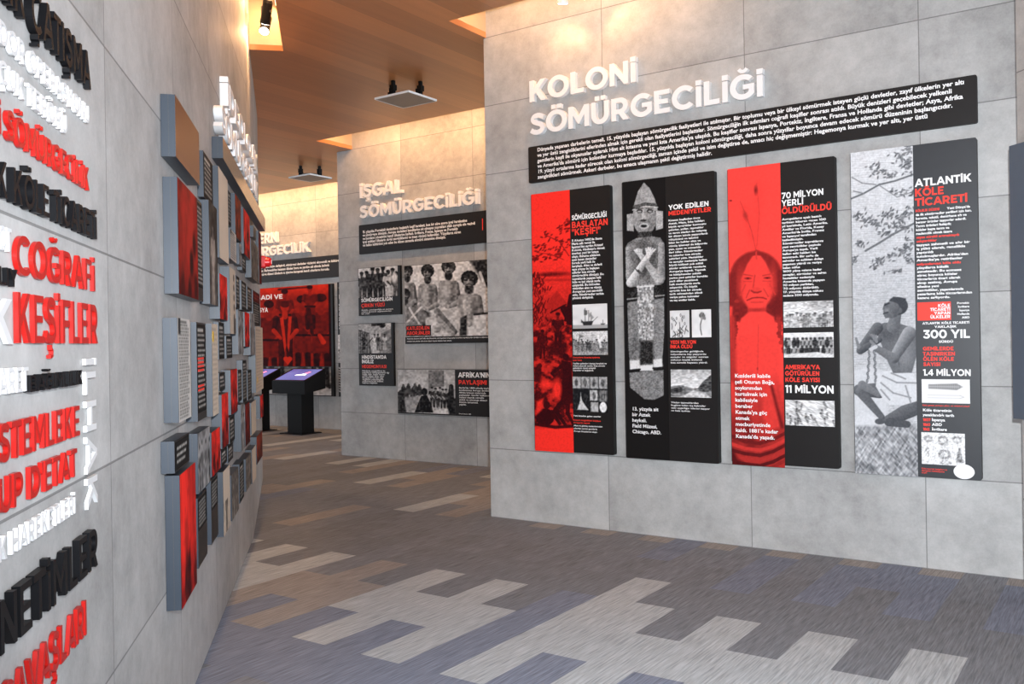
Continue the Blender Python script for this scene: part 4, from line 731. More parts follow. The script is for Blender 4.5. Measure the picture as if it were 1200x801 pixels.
a.cap((1049, 370), (1046, 383), 6, 7.5, .36, k=.1); a.ell(1051, 359, 11.5, 10.5, .14); a.ell(1044, 363, 9.5, 10, .32, k=.09); a.poly([(1036, 355), (1033.5, 362.5), (1036.5, 363), (1034.5, 368), (1037, 373), (1046, 372), (1044, 355)], .33); a.ell(1039, 363.5, 2.4, 2.4, .46, soft=3); a.line([(1035, 367.4), (1040, 366)], .7, .12); a.line([(1036.5, 357.5), (1041, 355.5)], .9, .1); a.ell(1054, 364, 2, 3, .3); a.poly([(1041, 352), (1046, 348), (1060, 350), (1062, 360), (1058, 367), (1054, 357)], .14, soft=1.5)
a.grain(.08, 1.4, 1.4)
p4.photo(a, (996.6, 179.3), (1072.8, 558.6), 'artwork', SLATE)
p4.text(['ATLANTİK'], (1072, 219), 1138.7, 8.8); p4.text(['KÖLE'], (1072, 230.3), 1106, 8.8, 'red_ink'); p4.text(['TİCARETİ'], (1072.4, 241.6), 1133.7, 8.8, 'red_ink')
for y0, y1, xr, L4 in ((248.5, 248.5, 1137, ['                            Yeni Dünya’da']), (253, 275.2, 1138.7, ['da ilk sömürgeciler yerlileri için kan,', 'kereste, tekstil, demirhane ağı ve', 'benzer ürünler taşıyorlar ederdi.', 'Tarım ürünleri fazlaydı;', 'köleler başta tarım ve', 'madencilik olmak üzere']),
                       (288.5, 306.3, 1137, ['taşıyan zahmetli ve ağır bir', 'iş yükü olarak, genellikle', 'yaptırıldı', 'tutulmuşlardır. Afrika’dan', 'Amerika’ya getirilenler']), (315.2, 350.3, 1138.7, ['yüzyıllarca kölelik', 'etmektedir. Bu acımasız', 'süreç boyunca köleler', 'tüccarlarca ticari olarak', 'alınıp satılmış, Avrupa', 'ailesine yeni', 'zenginlikler, yaşamlarında', 'pazarlama köle tüccarlarından', 'kazanç sağlıyordu.'])):
    p4.text([q.replace('’', "'") for q in L4], (1073 + (y0 - 248) * .025, y0), xr, 2.7, last=y1, name='body_text')
p4.text(['KÖLELİK DÜZENİ'], (1073, 248.5), 1101, 2.7, 'red_ink', name='red_words'); p4.text(['sayısı sürekli artmaktaydı', 'çalıştırıldılar'], (1074, 279.5), 1124, 2.7, 'red_ink', last=284, name='red_words'); p4.text(['milyonlarcası köle oldu'], (1074.5, 311), 1126, 2.7, 'red_ink', name='red_words')
p4.block((1075, 354.4), (1114.6, 374.5), 'red_ink', 'caption_box'); p4.text(['KÖLE', 'TİCARETİ', 'YAPAN', 'ÜLKELER'], (1090, 360), 1113.5, 3.5, last=373, align='r')
p4.text(['Portekiz', 'İngiltere', 'İspanya', 'Hollanda', 'ABD'], (1121.5, 356), 1136, 2.2, last=373, name='caption', align='r')
p4.text(['ATLANTİK KÖLE TİCARETİ'], (1081, 380), 1136, 2.6, name='caption'); p4.text(['YAKLAŞIK'], (1095, 384), 1121, 2.6, name='caption'); p4.text(['300 YIL'], (1081.5, 396.3), 1136.7, 9.6); p4.text(['SÜRDÜ'], (1100, 401.4), 1117, 2.6, name='caption')
p4.text(['GEMİLERDE', 'TAŞINIRKEN', 'ÖLEN KÖLE', 'SAYISI'], (1081.5, 410.4), 1119, 4.2, 'red_ink', last=428.6); p4.text(['1.4 MİLYON'], (1081.5, 439.8), 1137.6, 7.4)
p4.photo(small('ship_plan', 15), (1080, 444), (1136.7, 472.8)); p4.text(['Köle gemisi yerleşim planı, on sekizinci yüzyıl'], (1081, 475.2), 1136, 1.6, 'red_ink', name='caption', bold=.015)
p4.text(['Köle ticaretinin', 'yasaklandığı tarih'], (1081.5, 481.5), 1118, 3.0, last=487, name='caption'); p4.text(['1807', '1860', '1865'], (1081.5, 493), 1090.5, 3.2, 'red_ink', last=504, name='caption'); p4.text(['İspanya', 'ABD', 'İngiltere'], (1092, 493), 1109.5, 3.2, last=504, name='caption')
p4.photo(small('stamps', 16), (1079.7, 506), (1131, 546)); p4.text(['Köle ticareti belgeleri ve', 'damgaları koleksiyonu', 'arşivi'], (1080, 549.2), 1110, 1.7, 'red_ink', last=554, name='caption', bold=.015)
cx, cz = p4.p(1129.8, 552.4); rx = p4.p(1142.2, 552)[0] - cx; b = MB(); b.prism([(cx + rx * cos(t * pi / 16), cz + .047 * sin(t * pi / 16)) for t in range(32)], -D - .003, -D + .001); b.build('sticker', M['white'], p4.t)

# ------------------------------------------------------------------ middle wall, titled İŞGAL SÖMÜRGECİLİĞİ
def beard(a, x, y, s, hair=.08, look=0):
    """head and bare shoulders of a bearded man in an old photograph"""
    a.cap((x - 7 * s, y + 20 * s), (x - 10 * s, y + 40 * s), 5 * s, 3.6 * s, .46, k=.2); a.cap((x + 7 * s, y + 20 * s), (x + 11 * s, y + 40 * s), 5 * s, 3.6 * s, .38, k=.2)
    a.poly([(x - 10 * s, y + 15 * s), (x + 10 * s, y + 15 * s), (x + 9 * s, y + 46 * s), (x - 9 * s, y + 46 * s)], .52); a.ell(x - 3 * s, y + 26 * s, 5 * s, 11 * s, .72, soft=5 * s); a.ell(x + 5 * s, y + 30 * s, 3 * s, 12 * s, .36, soft=4 * s)
    a.cap((x - 10 * s, y + 40 * s), (x - 1 * s, y + 46 * s), 3.2 * s, 2.4 * s, .66, k=.15); a.cap((x + 11 * s, y + 40 * s), (x + 2 * s, y + 45 * s), 3.2 * s, 2.4 * s, .5, k=.15)
    for i in range(14): t = i * .45; a.ell(x + 6.2 * s * cos(t), y - 1.5 * s + 6 * s * sin(t), 2.4 * s, 2.4 * s, hair)
    a.ell(x + look, y + 2 * s, 4.8 * s, 6.6 * s, .42, k=.24); a.ell(x, y - 4.5 * s, 6.4 * s, 3.8 * s, hair); a.line([(x - 3.6 * s + look, y + .2 * s), (x + 3.8 * s + look, y)], .9 * s, .05); a.cap((x + look, y), (x - .5 * s + look, y + 3.4 * s), .7 * s, 1.1 * s, .5, k=.2)
    a.ell(x + look * .5, y + 9 * s, 4.6 * s, 5.8 * s, hair + .04, soft=1.5 * s); a.line([(x - 2 * s + look, y + 5.5 * s), (x + 2 * s + look, y + 5.5 * s)], .5 * s, .4)
raised('B', 'İŞGAL', (421.3, 232), (470.5, 226), 217, .06, 'title_lettering', 'white raised letters of the upper title line on the middle wall', bold=.035)
raised('B', 'SÖMÜRGECİLİĞİ', (421.3, 255.6), (560, 238), 241.5, .06, 'title_lettering', 'white raised letters of the lower, longer title line on the middle wall', bold=.035)
hb = Panel('text_board', 'B', (420.5, 264), (580, 245.2), (421.3, 298), .03, 'long dark text board under the raised title of the middle wall', 'information board')
hb.text(['15. yüzyılda Portekizli denizcilerin başlattığı keşif hareketi, kısa bir süre sonra işgal hareketine', 've sömürgeye dönüştü. Avrupa devletleri kendilerine ait olmayan toprakları silah zoruyla ele geçirdi', 've buraların yönetimini kendi ülkelerine bağladı. İngiltere, Fransa, İspanya ve Portekiz', 'işgal ettikleri ülkelerin doğal zenginliklerini ve insan gücünü kullandılar. Yüzyıllarca süren', 've halkın kültürünü yok eden bu düzen zamanla sömürü sistemine dönüştü.'], (425, 273.2), 557, 2.9, last=288.8, name='body_text', bold=.03)
hb.block((565, 256), (566, 269.5), 'red_ink', 'red_mark')
PB = 'photo boards on the middle wall'
b1 = Panel('photo_board', 'B', (419.6, 314.5), (468.5, 310.5), (422, 370), .04, 'small photo board of a standing group, top left on the middle wall', 'photo board', PB, radius=0)
a = Art(((420, 314), (466, 311), (466, 346), (420, 348)), 96, 72, .82, 21); a.I -= .2 * np.clip((a.Y - 335) / 10, 0, 1)
for x, h, c in ((424, 30, .2), (430, 31, .16), (437, 36, .1), (443, 34, .12), (449, 37, .1), (455, 32, .75), (460, 34, .7), (464, 30, .25)): a.man(x, 348 - h, h + 3, .22, c)
a.ell(462, 325, 3, 6, .9, soft=2); a.grain(.3, 2, 2); b1.photo(a, (420, 314.8), (466.2, 346.3))
b1.text(['SÖMÜRGECİLİĞİN'], (423.3, 353.8), 460, 4); b1.text(['ÇİRKİN YÜZÜ'], (423.6, 360), 451, 4, 'red_ink'); b1.text(['Kölelik, sömürgeciliğin en acımasız', 'yüzünü gösteren uygulamalardan', 'biri oldu.'], (423.8, 364), 461, 1.5, last=368.3, name='caption', bold=.01)
b2 = Panel('photo_board', 'B', (419.8, 379), (460.5, 378), (423, 451.4), .04, "narrow photo board of a street, under the standing group on the middle wall", 'photo board', PB, radius=0)
b2.photo(small('street', 22, 72, 64), (420, 379.6), (458.5, 413.5))
b2.text(["HİNDİSTAN'DA", 'İNGİLİZ'], (424, 420.2), 453, 4, last=425.4); b2.text(['HEGEMONYASI'], (424.3, 431), 453, 3.7, 'red_ink')
b2.text(['Hindistan zenginlikleri ile', 'yüzyıllarca sömürgecilerin ilgi', 'odağı oldu. İngiliz ticaret', 'şirketi ülkeyi adım adım', 'ele geçirdi ve halkı ağır', 'vergilerle yoksullaştırdı', 'milyonlarca kişi kıtlıkta', 'hayatını kaybetti.'], (424.5, 435), 456, 1.7, last=449, name='body_text', bold=.012)
b3 = Panel('photo_board', 'B', (473.6, 311.5), (577, 302), (475.5, 402.8), .04, 'large black and white photo board of four bearded men on the middle wall', 'photo board', PB, radius=0)
a = Art(((474, 311.5), (577, 302), (577, 393), (475, 394)), 190, 170, .84, 23); a.I = .80 + .14 * a.noise(14, 12)
a.poly([(552, 303), (578, 300), (578, 345), (570, 335), (560, 318)], .12, soft=4); a.line([(564, 318), (571, 340)], 1.5, .8); a.poly([(475, 352), (495, 348), (520, 392), (476, 393)], .18, soft=4)
beard(a, 478, 318, .85); beard(a, 475, 345, .8); beard(a, 503, 318, .95); beard(a, 528, 313, 1.0); beard(a, 552, 327, 1.15, look=-1)
a.poly([(520, 362), (541, 360), (545, 393), (516, 393)], .78, soft=2); a.cap((514, 364), (534, 388), 4, 3.4, .42, k=.2); a.cap((512, 370), (532, 391), 3.2, 3, .6, k=.2); a.poly([(556, 368), (576, 366), (576, 393), (553, 393)], .84, soft=2); a.line([(546, 352), (548, 392)], 1.4, .85); a.line([(557, 368), (575, 366)], 1.2, .1)
a.poly([(478, 362), (494, 356), (503, 372), (494, 382), (478, 382)], .45, soft=3); a.line([(480, 360), (492, 378)], 1.2, .85); a.line([(478, 376), (496, 358)], 1.2, .8); a.poly([(500, 372), (512, 368), (518, 393), (500, 393)], .78, soft=2); a.ell(513, 383, 6, 6, .7, k=.25); a.poly([(541, 372), (549, 368), (548, 393), (540, 393)], .1, soft=2); a.grain(.35, 2.2, 2.2)
b3.photo(a, (473.9, 311.8), (576.6, 392.6))
b3.block((476, 381.5), (505.3, 393), 'rim', 'caption_box'); b3.text(['KATLEDİLEN', 'ABORJİNLER'], (476.6, 386.6), 504, 4, 'red_ink', last=392.3)
b3.text(["Avustralya kıtasının yerli halkı olan Aborjinler, sömürgecilerin kıtaya gelişi ile birlikte topraklarından sürüldü ve öldürüldü", 'nüfusları kısa sürede onda birine düştü, hayatta kalanlar baskı altında'], (477, 397.4), 572, 1.4, last=400.4, name='caption', bold=.015)
b4 = Panel('photo_board', 'B', (465.6, 432.6), (584, 431.5), (466.3, 484), .04, "wide photo board of a seated crowd, lowest on the middle wall", 'photo board', PB, radius=0)
a = Art(((465.6, 432.6), (533.5, 432), (533.5, 486), (466, 484)), 150, 120, .62, 24); a.I = .58 + .2 * a.noise(10, 20); a.poly([(503, 433), (521, 433), (521, 452), (503, 454)], .42); a.poly([(521, 433), (533, 433), (533, 456), (521, 458)], .72); a.poly([(466, 446), (480, 444), (492, 438), (500, 452), (492, 462), (470, 462)], .78, soft=5)
for x, y, s in ((473, 452, 1), (479, 451, 1), (487, 451, 1.1), (492, 452, 1), (476, 457, 1.1), (484, 456, 1.1)): a.ell(x, y, 1.6 * s, 2 * s, .25); a.cap((x, y + 3 * s), (x + .5, y + 9 * s), 2.8 * s, 3 * s, .2)
a.poly([(474, 466), (494, 464), (490, 483), (474, 483)], .6, soft=3); a.poly([(466, 460), (473, 461), (476, 484), (466, 484)], .1, soft=2); a.ell(470, 461, 3.4, 4, .12)
for x, y in ((507, 453), (511, 454), (516, 453), (519, 455), (523, 455)): a.man(x, y, 24, .6, .14)
a.poly([(512, 480), (524, 478), (526, 486), (508, 486)], .85, soft=2); a.ell(498, 459, 3.6, 4.6, .05); a.poly([(486, 484), (490, 474), (494, 464), (501, 463), (506, 474), (508, 484)], .05); a.cap((529, 452), (528, 470), 2.6, 4, .1); a.poly([(524, 470), (534, 466), (534, 486), (526, 486)], .08, soft=2); a.grain(.28, 2, 2)
b4.photo(a, (465.8, 432.9), (533.5, 485.3)); b4.text(["AFRİKA'NIN"], (537, 441.9), 574.5, 5.8); b4.text(['PAYLAŞIMI'], (537.4, 450), 570.5, 5, 'red_ink')
b4.text(['Berlin’de 1884 yılında toplanan'.replace('’', "'"), 'konferansta Avrupa devletleri', 'Afrika kıtasını aralarında', 'paylaştılar. Sınırlar halkların', 'iradesi dışında cetvelle', 'çizildi ve sömürge düzeni', 'kıtanın tamamına', 'yayıldı.'], (538, 455), 578, 1.9, last=474.5, name='body_text', bold=.012); b4.text(['Berlin Konferansı, 1884'], (538, 485), 552, 1.2, name='caption', bold=.01)

# ------------------------------------------------------------------ back wall, titled MODERN SÖMÜRGECİLİK
def raised_tail(wall, txt, tail, lb, right, cap_top, depth, label):
    """the word continues behind the left wall: sized from its visible tail"""
    w = lambda s_: (lambda Ls: max(c[:, 0].max() for _, c, _ in Ls))(text_line(s_, .035, True, 5, letters=True))
    x0, z0 = at(wall, *lb, depth); x1, _ = at(wall, *right, depth); _, zt = at(wall, lb[0], cap_top, depth); full = (x1 - x0) * w(txt) / w(tail)
    return solid_text(wall, txt, x1 - full, z0, full, zt - z0, depth, M['white'], 'title_lettering', label, 'raised title')
raised_tail('C', 'MODERN', 'RN', (309.5, 284.8), (324.3, 282), 273.2, .06, 'white raised letters of the upper title line on the back wall')
raised_tail('C', 'SÖMÜRGECİLİK', 'RGECİLİK', (307, 300), (362.3, 294.4), 289.2, .06, 'white raised letters of the lower title line on the back wall')
hc = Panel('text_board', 'C', (270, 310.2), (402, 297.2), (306.5, 331), .03, 'dark text board under the title on the back wall', 'information board')
hc.text(['Sömürgecilik yirminci yüzyılda biçim değiştirdi, sömürgeci devletler güçlerini ekonomik ve kültürel', 'yollarla devam ettirdiler. Bağımsızlığını kazanan ülkeler borç ve yardım adı altında bağımlı', 'hale getirildi. Yeni sömürge düzeni ülkelerin iç işlerine karışarak kendi çıkarlarını korudu.'], (282, 316.5), 398, 2.6, last=324.8, name='body_text', bold=.03)
pc = Panel('photo_board', 'C', (268, 340.5), (389.3, 331), (389.5, 464.3), .05, 'large red photo board of uniformed people on the back wall behind the kiosks', 'photo board', None, radius=0)
a = Art(((268, 340), (389, 331), (389, 429), (268, 429)), 230, 190, .6, 31); a.I = .55 + .35 * np.clip((350 - a.Y) / 16, 0, 1) + .1 * a.noise(20, 12)
a.line([(330, 338), (365, 335)], 1.2, .3)
for x, y, h in ((318, 352, 92), (286, 350, 92), (357, 346, 92), (378, 344, 96), (337, 338, 60), (366, 333, 50)):
    a.man(x, y, h, .62, .34, hair=.12); a.ell(x, y + 2, h * .058, h * .035, .14); a.poly([(x - h * .1, y + h * .52), (x + h * .1, y + h * .52), (x + h * .13, y + h * .72), (x - h * .13, y + h * .72)], .42); a.line([(x - h * .1, y + h * .5), (x + h * .1, y + h * .5)], 1.3, .1)
    a.cap((x - h * .06, y + h * .75), (x - h * .06, y + h), 3, 2.6, .12); a.cap((x + h * .06, y + h * .75), (x + h * .06, y + h), 3, 2.6, .12)
a.man(337, 352, 84, .8, .18, hair=.3); a.poly([(331, 372), (335, 370), (338, 404), (336, 412)], .92); a.poly([(345, 370), (341, 370), (339, 404), (341, 412)], .86); a.cap((376, 392), (380, 400), 2, 3, .9); a.cap((364, 362), (368, 390), 3, 2, .2)
for sx in (-1, 1): a.ell(339.5 + sx * 2.2, 420, 3, 2.6, 1)
a.poly([(334.6, 421), (344.4, 421), (339.5, 427.5)], 1.0); a.I = np.where(a.X > 386.5, .06, a.I); a.grain(.2, 3, 3)
pc.photo(a, (268.4, 340.8), (388, 429), 'photo', ((.016, .004, .006), (.72, .030, .012)))
a = Art(((268, 429), (389, 429), (389, 464), (268, 464)), 150, 50, .3, 32); a.I = .25 + .7 * np.clip((a.Y - 452) / 4, 0, 1) * .8 + .3 * a.noise(5, 12) * np.clip((452 - a.Y) / 5, 0, 1)
for x in (276, 290, 312, 322, 334, 370, 376, 384): a.cap((x, 430), (x + 1, 452), 2.6, 2, .1); a.cap((x + 1, 452), (x + 3, 454), 1.6, 1.6, .08)
a.line([(374, 432), (380, 450)], 1.2, .85); a.grain(.3, 2, 2); pc.photo(a, (268.4, 429.3), (388, 463.2))
pc.text(['İKTİSADİ VE'], (306 - 18, 352.2), 331.2, 5, bold=.03); pc.text(['ASYA'], (300, 366), 314.2, 5, bold=.03)
pd = Panel('text_board', 'C', (395, 330.5), (425, 327), (396, 464.5), .05, 'narrow dark board at the right edge of the back wall, beside the red photo', 'information board', None, radius=0)
pd.text(['YENİ', 'DÜZEN'], (397, 342), 420, 5, last=350); pd.text(['Ekonomik bağımlılık ve borç', 'yeni dönemin araçları oldu'] * 5, (397, 358), 422, 2, last=385, name='body_text', bold=.015)
pd.photo(small('crowd', 33), (396, 392), (422, 425)); pd.text(['Kaynakların denetimi ve pazarlar', 'büyük şirketlerin eline geçti'] * 5, (397, 432), 422, 2, last=459, name='body_text', bold=.015)

# ------------------------------------------------------------------ touch-screen kiosks in front of the back wall
M['screen'] = None
def screen_mat():
    m = bpy.data.materials.new('screen_image'); m.use_nodes = True; nt = m.node_tree; b = nt.nodes['Principled BSDF']; tc = nt.nodes.new('ShaderNodeTexCoord'); n = nt.nodes.new('ShaderNodeTexNoise'); n.inputs['Scale'].default_value = 2.2
    cr = nt.nodes.new('ShaderNodeValToRGB'); e = cr.color_ramp.elements; e[0].color = rgb(84, 86, 158); e[0].position = .35; e[1].color = rgb(128, 130, 196); e[1].position = .7
    nt.links.new(tc.outputs['Object'], n.inputs['Vector']); nt.links.new(n.outputs[0], cr.inputs[0]); nt.links.new(cr.outputs[0], b.inputs['Emission Color']); b.inputs['Emission Strength'].default_value = .9
    b.inputs['Base Color'].default_value = (.02, .02, .03, 1); b.inputs['Roughness'].default_value = .2; return m
M['screen'] = screen_mat(); M['logo_white'] = mat('screen_logo_white', (.8, .8, .8, 1), emit=(.9, .95, 1, 1), estr=1.0); M['logo_pink'] = mat('screen_logo_pink', (.8, .2, .4, 1), emit=(.9, .25, .45, 1), estr=.9)
def kiosk(x, y, label):
    t = bpy.data.objects.new('information_kiosk', None); COL.objects.link(t); t.location = (x, y, 0); tag(t, label, 'kiosk', 'touch-screen kiosks')
    b = MB(); b.box((-.26, -.22, 0), (.30, .24, .015)); b.build('base_plate', M['black'], t)
    b = MB(); b.prism(round_rect(-.155, .015, .205, .86, .01), -.13, .15); b.build('pedestal', M['black'], t)
    # desk head: closed wedge, higher at the back
    y0, y1, zf, zb = -.25, .23, .925, 1.115; X0, X1 = -.40, .42
    b = MB(); b.add([(X0, y0, .70), (X1, y0, .70), (X1, y1, .78), (X0, y1, .78), (X0, y0, zf), (X1, y0, zf), (X1, y1, zb), (X0, y1, zb)], [(0, 3, 2, 1), (4, 5, 6, 7), (0, 1, 5, 4), (1, 2, 6, 5), (2, 3, 7, 6), (3, 0, 4, 7)]); b.build('head', M['black'], t)
    def on(u, v, o=.002): yy = y0 + (y1 - y0) * v; return (X0 + (X1 - X0) * u, yy, zf + (zb - zf) * v + o)
    b = MB(); b.add([on(.05, .07), on(.95, .07), on(.95, .95), on(.05, .95)], [(0, 1, 2, 3)]); s_ = b.build('screen', M['screen'], t)
    b = MB(); b.add([on(.42, .42, .004), on(.74, .42, .004), on(.72, .56, .004), on(.60, .60, .004), on(.56, .52, .004), on(.44, .50, .004)], [(0, 1, 2, 3, 4, 5)]); b.build('logo', M['logo_white'], s_)
    b = MB(); b.add([on(.60, .56, .005), on(.72, .56, .005), on(.76, .72, .005), on(.68, .76, .005)], [(0, 1, 2, 3)]); b.build('logo', M['logo_pink'], s_)
    b = MB()
    for u0, u1, v0, v1 in ((.0, 1, .0, .05), (0, 1, .96, 1), (0, .035, 0, 1), (.965, 1, 0, 1)): b.add([on(u0, v0, .006), on(u1, v0, .006), on(u1, v1, .006), on(u0, v1, .006), on(u0, v0, 0), on(u1, v0, 0), on(u1, v1, 0), on(u0, v1, 0)], [(0, 1, 2, 3), (4, 5, 1, 0), (5, 6, 2, 1), (6, 7, 3, 2), (7, 4, 0, 3)])
    b.build('bezel', M['gloss'], t)
kiosk(-12.02, 10.85, 'black touch-screen kiosk standing nearer the middle wall, wholly in view')
kiosk(-13.17, 10.85, 'black touch-screen kiosk half hidden behind the left wall')

# ------------------------------------------------------------------ left wall: the cloud of raised words
def word(txt, s0, z, s1, cap, m, label, depth=.03, **kw):
    o = solid_text('L', txt, s0, z, s1 - s0, cap, depth, M[m], 'word_lettering', label, 'raised word', 'raised words on the left wall', bold=kw.pop('bold', .011), **kw); return o
def wpx(txt, vis, lb, rb, cap_top_r, m, label, depth=.03, **kw):
    """word whose visible tail vis runs from lb to rb (face points); cap top read at the right end"""
    s0, _ = at('L', *lb, depth); s1, z1 = at('L', *rb, depth); _, zt = at('L', rb[0], cap_top_r, depth); bd = kw.get('bold', .011)
    w = lambda q: max(c[:, 0].max() for _, c, _ in text_line(q, bd, True, 5, letters=True))
    full = (s1 - s0) * w(txt) / w(vis); return word(txt, s1 - full, z1, s1, zt - z1, m, label, depth, **kw)
wpx('ETNİK ÇATIŞMA', 'ÇATIŞMA', (38, 46), (107, 106), 65, 'black_letter', 'black raised word ÇATIŞMA, topmost on the left wall', .018)
wpx('CONDOR OPERASYONU', 'DOR OPERASYONU', (0, 55), (105, 146), 125, 'words', 'white raised words OPERASYONU in the second line of the left wall', .011)
wpx('ÇUK TERÖRÜ', 'ÇUK TERÖRÜ', (0, 104), (79, 158), 136, 'words', 'white raised words ending TERÖRÜ in the third line of the left wall', .011)
wpx('İ SÖMÜRGECİLİK', 'SÖMÜRGECİLİK', (9, 165), (105, 224), 197, 'red', 'red raised word SÖMÜRGECİLİK on the left wall', .011)
wpx('ATLANTİK KÖLE TİCARETİ', 'K KÖLE TİCARETİ', (-3, 223), (114, 281), 250, 'black_letter', 'black raised words KÖLE TİCARETİ under the red SÖMÜRGECİLİK', .016)
wpx('COĞRAFİ', 'COĞRAFİ', (20, 324), (112, 342), 306, 'red', 'red raised word COĞRAFİ, upper of the two largest red words', .011)
wpx('KEŞİFLER', 'KEŞİFLER', (22, 404), (115, 403), 357, 'red', 'red raised word KEŞİFLER, lower of the two largest red words', .011)
wpx('OT', 'OT', (0, 291), (14, 296), 268, 'words', 'white raised letters OT at the picture edge, left of COĞRAFİ', .011)
wpx('LIY', 'LIY', (0, 332), (21, 337), 316, 'black_letter', 'small black raised letters at the picture edge, beside the foot of COĞRAFİ', .011)
wpx('K', 'K', (-9, 404), (16, 404), 350, 'words', 'large white raised letter K at the picture edge, left of KEŞİFLER', .011)
wpx('ARET', 'ARET', (0, 461), (34, 458), 429, 'words', 'white raised letters ARET at the picture edge under KEŞİFLER', .011)
wpx('BAĞIMLILIK', 'BAĞIMLILIK', (36, 457), (97, 450), 433, 'black_letter', 'small black raised word just under KEŞİFLER', .016)
wpx('MÜSTEMLEKE', 'STEMLEKE', (0, 536), (94, 510), 474, 'red', 'red raised word ending STEMLEKE on the left wall', .011)
wpx("COUP D'ETAT", "UP D'ETAT", (0, 597), (91, 557), 524, 'red', "red raised words UP D'ETAT on the left wall", .011)
wpx('K HAREKETLERİ', 'K HAREKETLERİ', (0, 646), (89, 601), 578, 'words', 'white raised words ending HAREKETLERİ on the left wall', .011)
wpx('YÖNETİMLER', 'NETİMLER', (0, 748), (115, 662), 615, 'black_letter', 'black raised word ending NETİMLER, low on the left wall', .018)
wpx('SAVAŞLARI', 'SAVAŞLARI', (5, 816), (102, 743), 701, 'red', 'red raised word SAVAŞLARI, lowest on the left wall', .011)
s0, z0 = at('L', 95, 420, .0); s1, _ = at('L', 107, 420, .0); _, zb = at('L', 97, 598, .0)
solid_text('L', 'İLHAK', s0, z0, z0 - zb, s1 - s0, .011, M['words'], 'word_lettering', 'white raised word running down the left wall right of STEMLEKE', 'raised word', 'raised words on the left wall', bold=.011, turn=True)

# ------------------------------------------------------------------ left wall: title, text board and the mosaic of boards
def ltitle(txt, s0, z, s1, cap, label): solid_text('L', txt, s0, z, s1 - s0, cap, .05, M['white'], 'title_lettering', label, 'raised title', None, bold=.04)
ltitle('İDEOLOJİK', -1.85, 2.975, .42, .15, 'thick white letters of the upper title line over the left wall boards')
ltitle('SÖMÜRGECİLİK', -2.2, 2.748, .42, .15, 'thick white letters of the lower title line over the left wall boards')
class Slab(Panel):
    def __init__(s, name, s0, s1, z0, z1, depth, label, cat, group, face='gloss'):
        s.wall, s.d = 'L', depth; s.setup(name, s0, s1, z0, z1, label, cat, group, face, 'side', 0)
        b = MB(); b.box((-s.w / 2 - .0004, -depth * .55, .001), (-s.w / 2 + .001, -depth * .52, s.h - .001)); b.build('joint', M['dark'], s.t)
    def local(s, art, f, name, ramp): x0, z0, x1, z1 = f; return art.sheet(name, s.t, -s.w / 2 + x0 * s.w, z0 * s.h, -s.w / 2 + x1 * s.w, z1 * s.h, s.d + .0012, ramp)
LGROUP = 'boards of the left wall mosaic'
s0, z1 = at('L', 261, 160, .06); _, z0 = at('L', 261, 184.5, .06)
lb_ = Slab('text_board', s0, 1.05, z0, z1, .06, 'long glossy text board under the white title on the left wall', 'information board', None)
def rows(seed, w, h, n, hi=.85, lo=.04, red=0.0, head=True, margin=.08):
    """sheet of printed lines"""
    a = Art(((0, 0), (w, 0), (w, h), (0, h)), max(24, int(w * 2)), max(24, int(h * 2)), lo, seed); R = a.rng; p = h / (n + 1.5)
    for i in range(n):
        y = p * (i + 1); x = w * margin; end = w * (1 - margin) * (.78 + .22 * R.random())
        if head and i == 0: a.rect(x, y - p * .1, w * .7, y + p * .55, hi); continue
        v = hi
        while x < end: l = min(w * (.05 + .12 * R.random()), end - x); a.rect(x, y, x + l, y + p * .42, v); x += l + w * .03
    return a
def figure(seed, w, h, n=2, tone=.6, dark=.15):
    a = Art(((0, 0), (w, 0), (w, h), (0, h)), max(28, int(w * 1.6)), max(28, int(h * 1.6)), tone, seed); a.I = tone - .35 + .6 * a.fbm(w * .5, h * .35)
    for i in range(n): x = w * (i + .5) / n + a.rng.normal() * w * .04; a.man(x, h * (.12 + .1 * a.rng.random()), h * .95, .55, dark + .2 * a.rng.random())
    a.grain(.25, 2, 2); return a
def scape(seed, w, h, tone=.75, streak=0):
    a = Art(((0, 0), (w, 0), (w, h), (0, h)), max(28, int(w * 1.6)), max(28, int(h * 1.6)), tone, seed); f = a.fbm(w * .35, h * (.3 if not streak else .9)); a.I = tone + 1.1 * (f - .5) - .35 * np.clip((a.Y / h - .62) * 3, 0, 1) * (.4 + a.noise(w * .2, h * .1))
    for i in range(5): x, y = w * a.rng.random(), h * (.45 + .5 * a.rng.random()); a.ell(x, y, w * .09, h * .12, .1 + .2 * a.rng.random(), soft=w * .08)
    a.ell(w * .3, h * .2, w * .12, h * .1, min(1, tone + .2), soft=w * .15); a.grain(.2, 3, 3); return a
CREAM = ((.03, .03, .03), (.72, .62, .50)); PAPER = ((.03, .03, .03), (.66, .64, .60)); DKRED = ((.018, .004, .005), (.42, .024, .016)); RBROWN = ((.05, .008, .006), (.50, .07, .03))
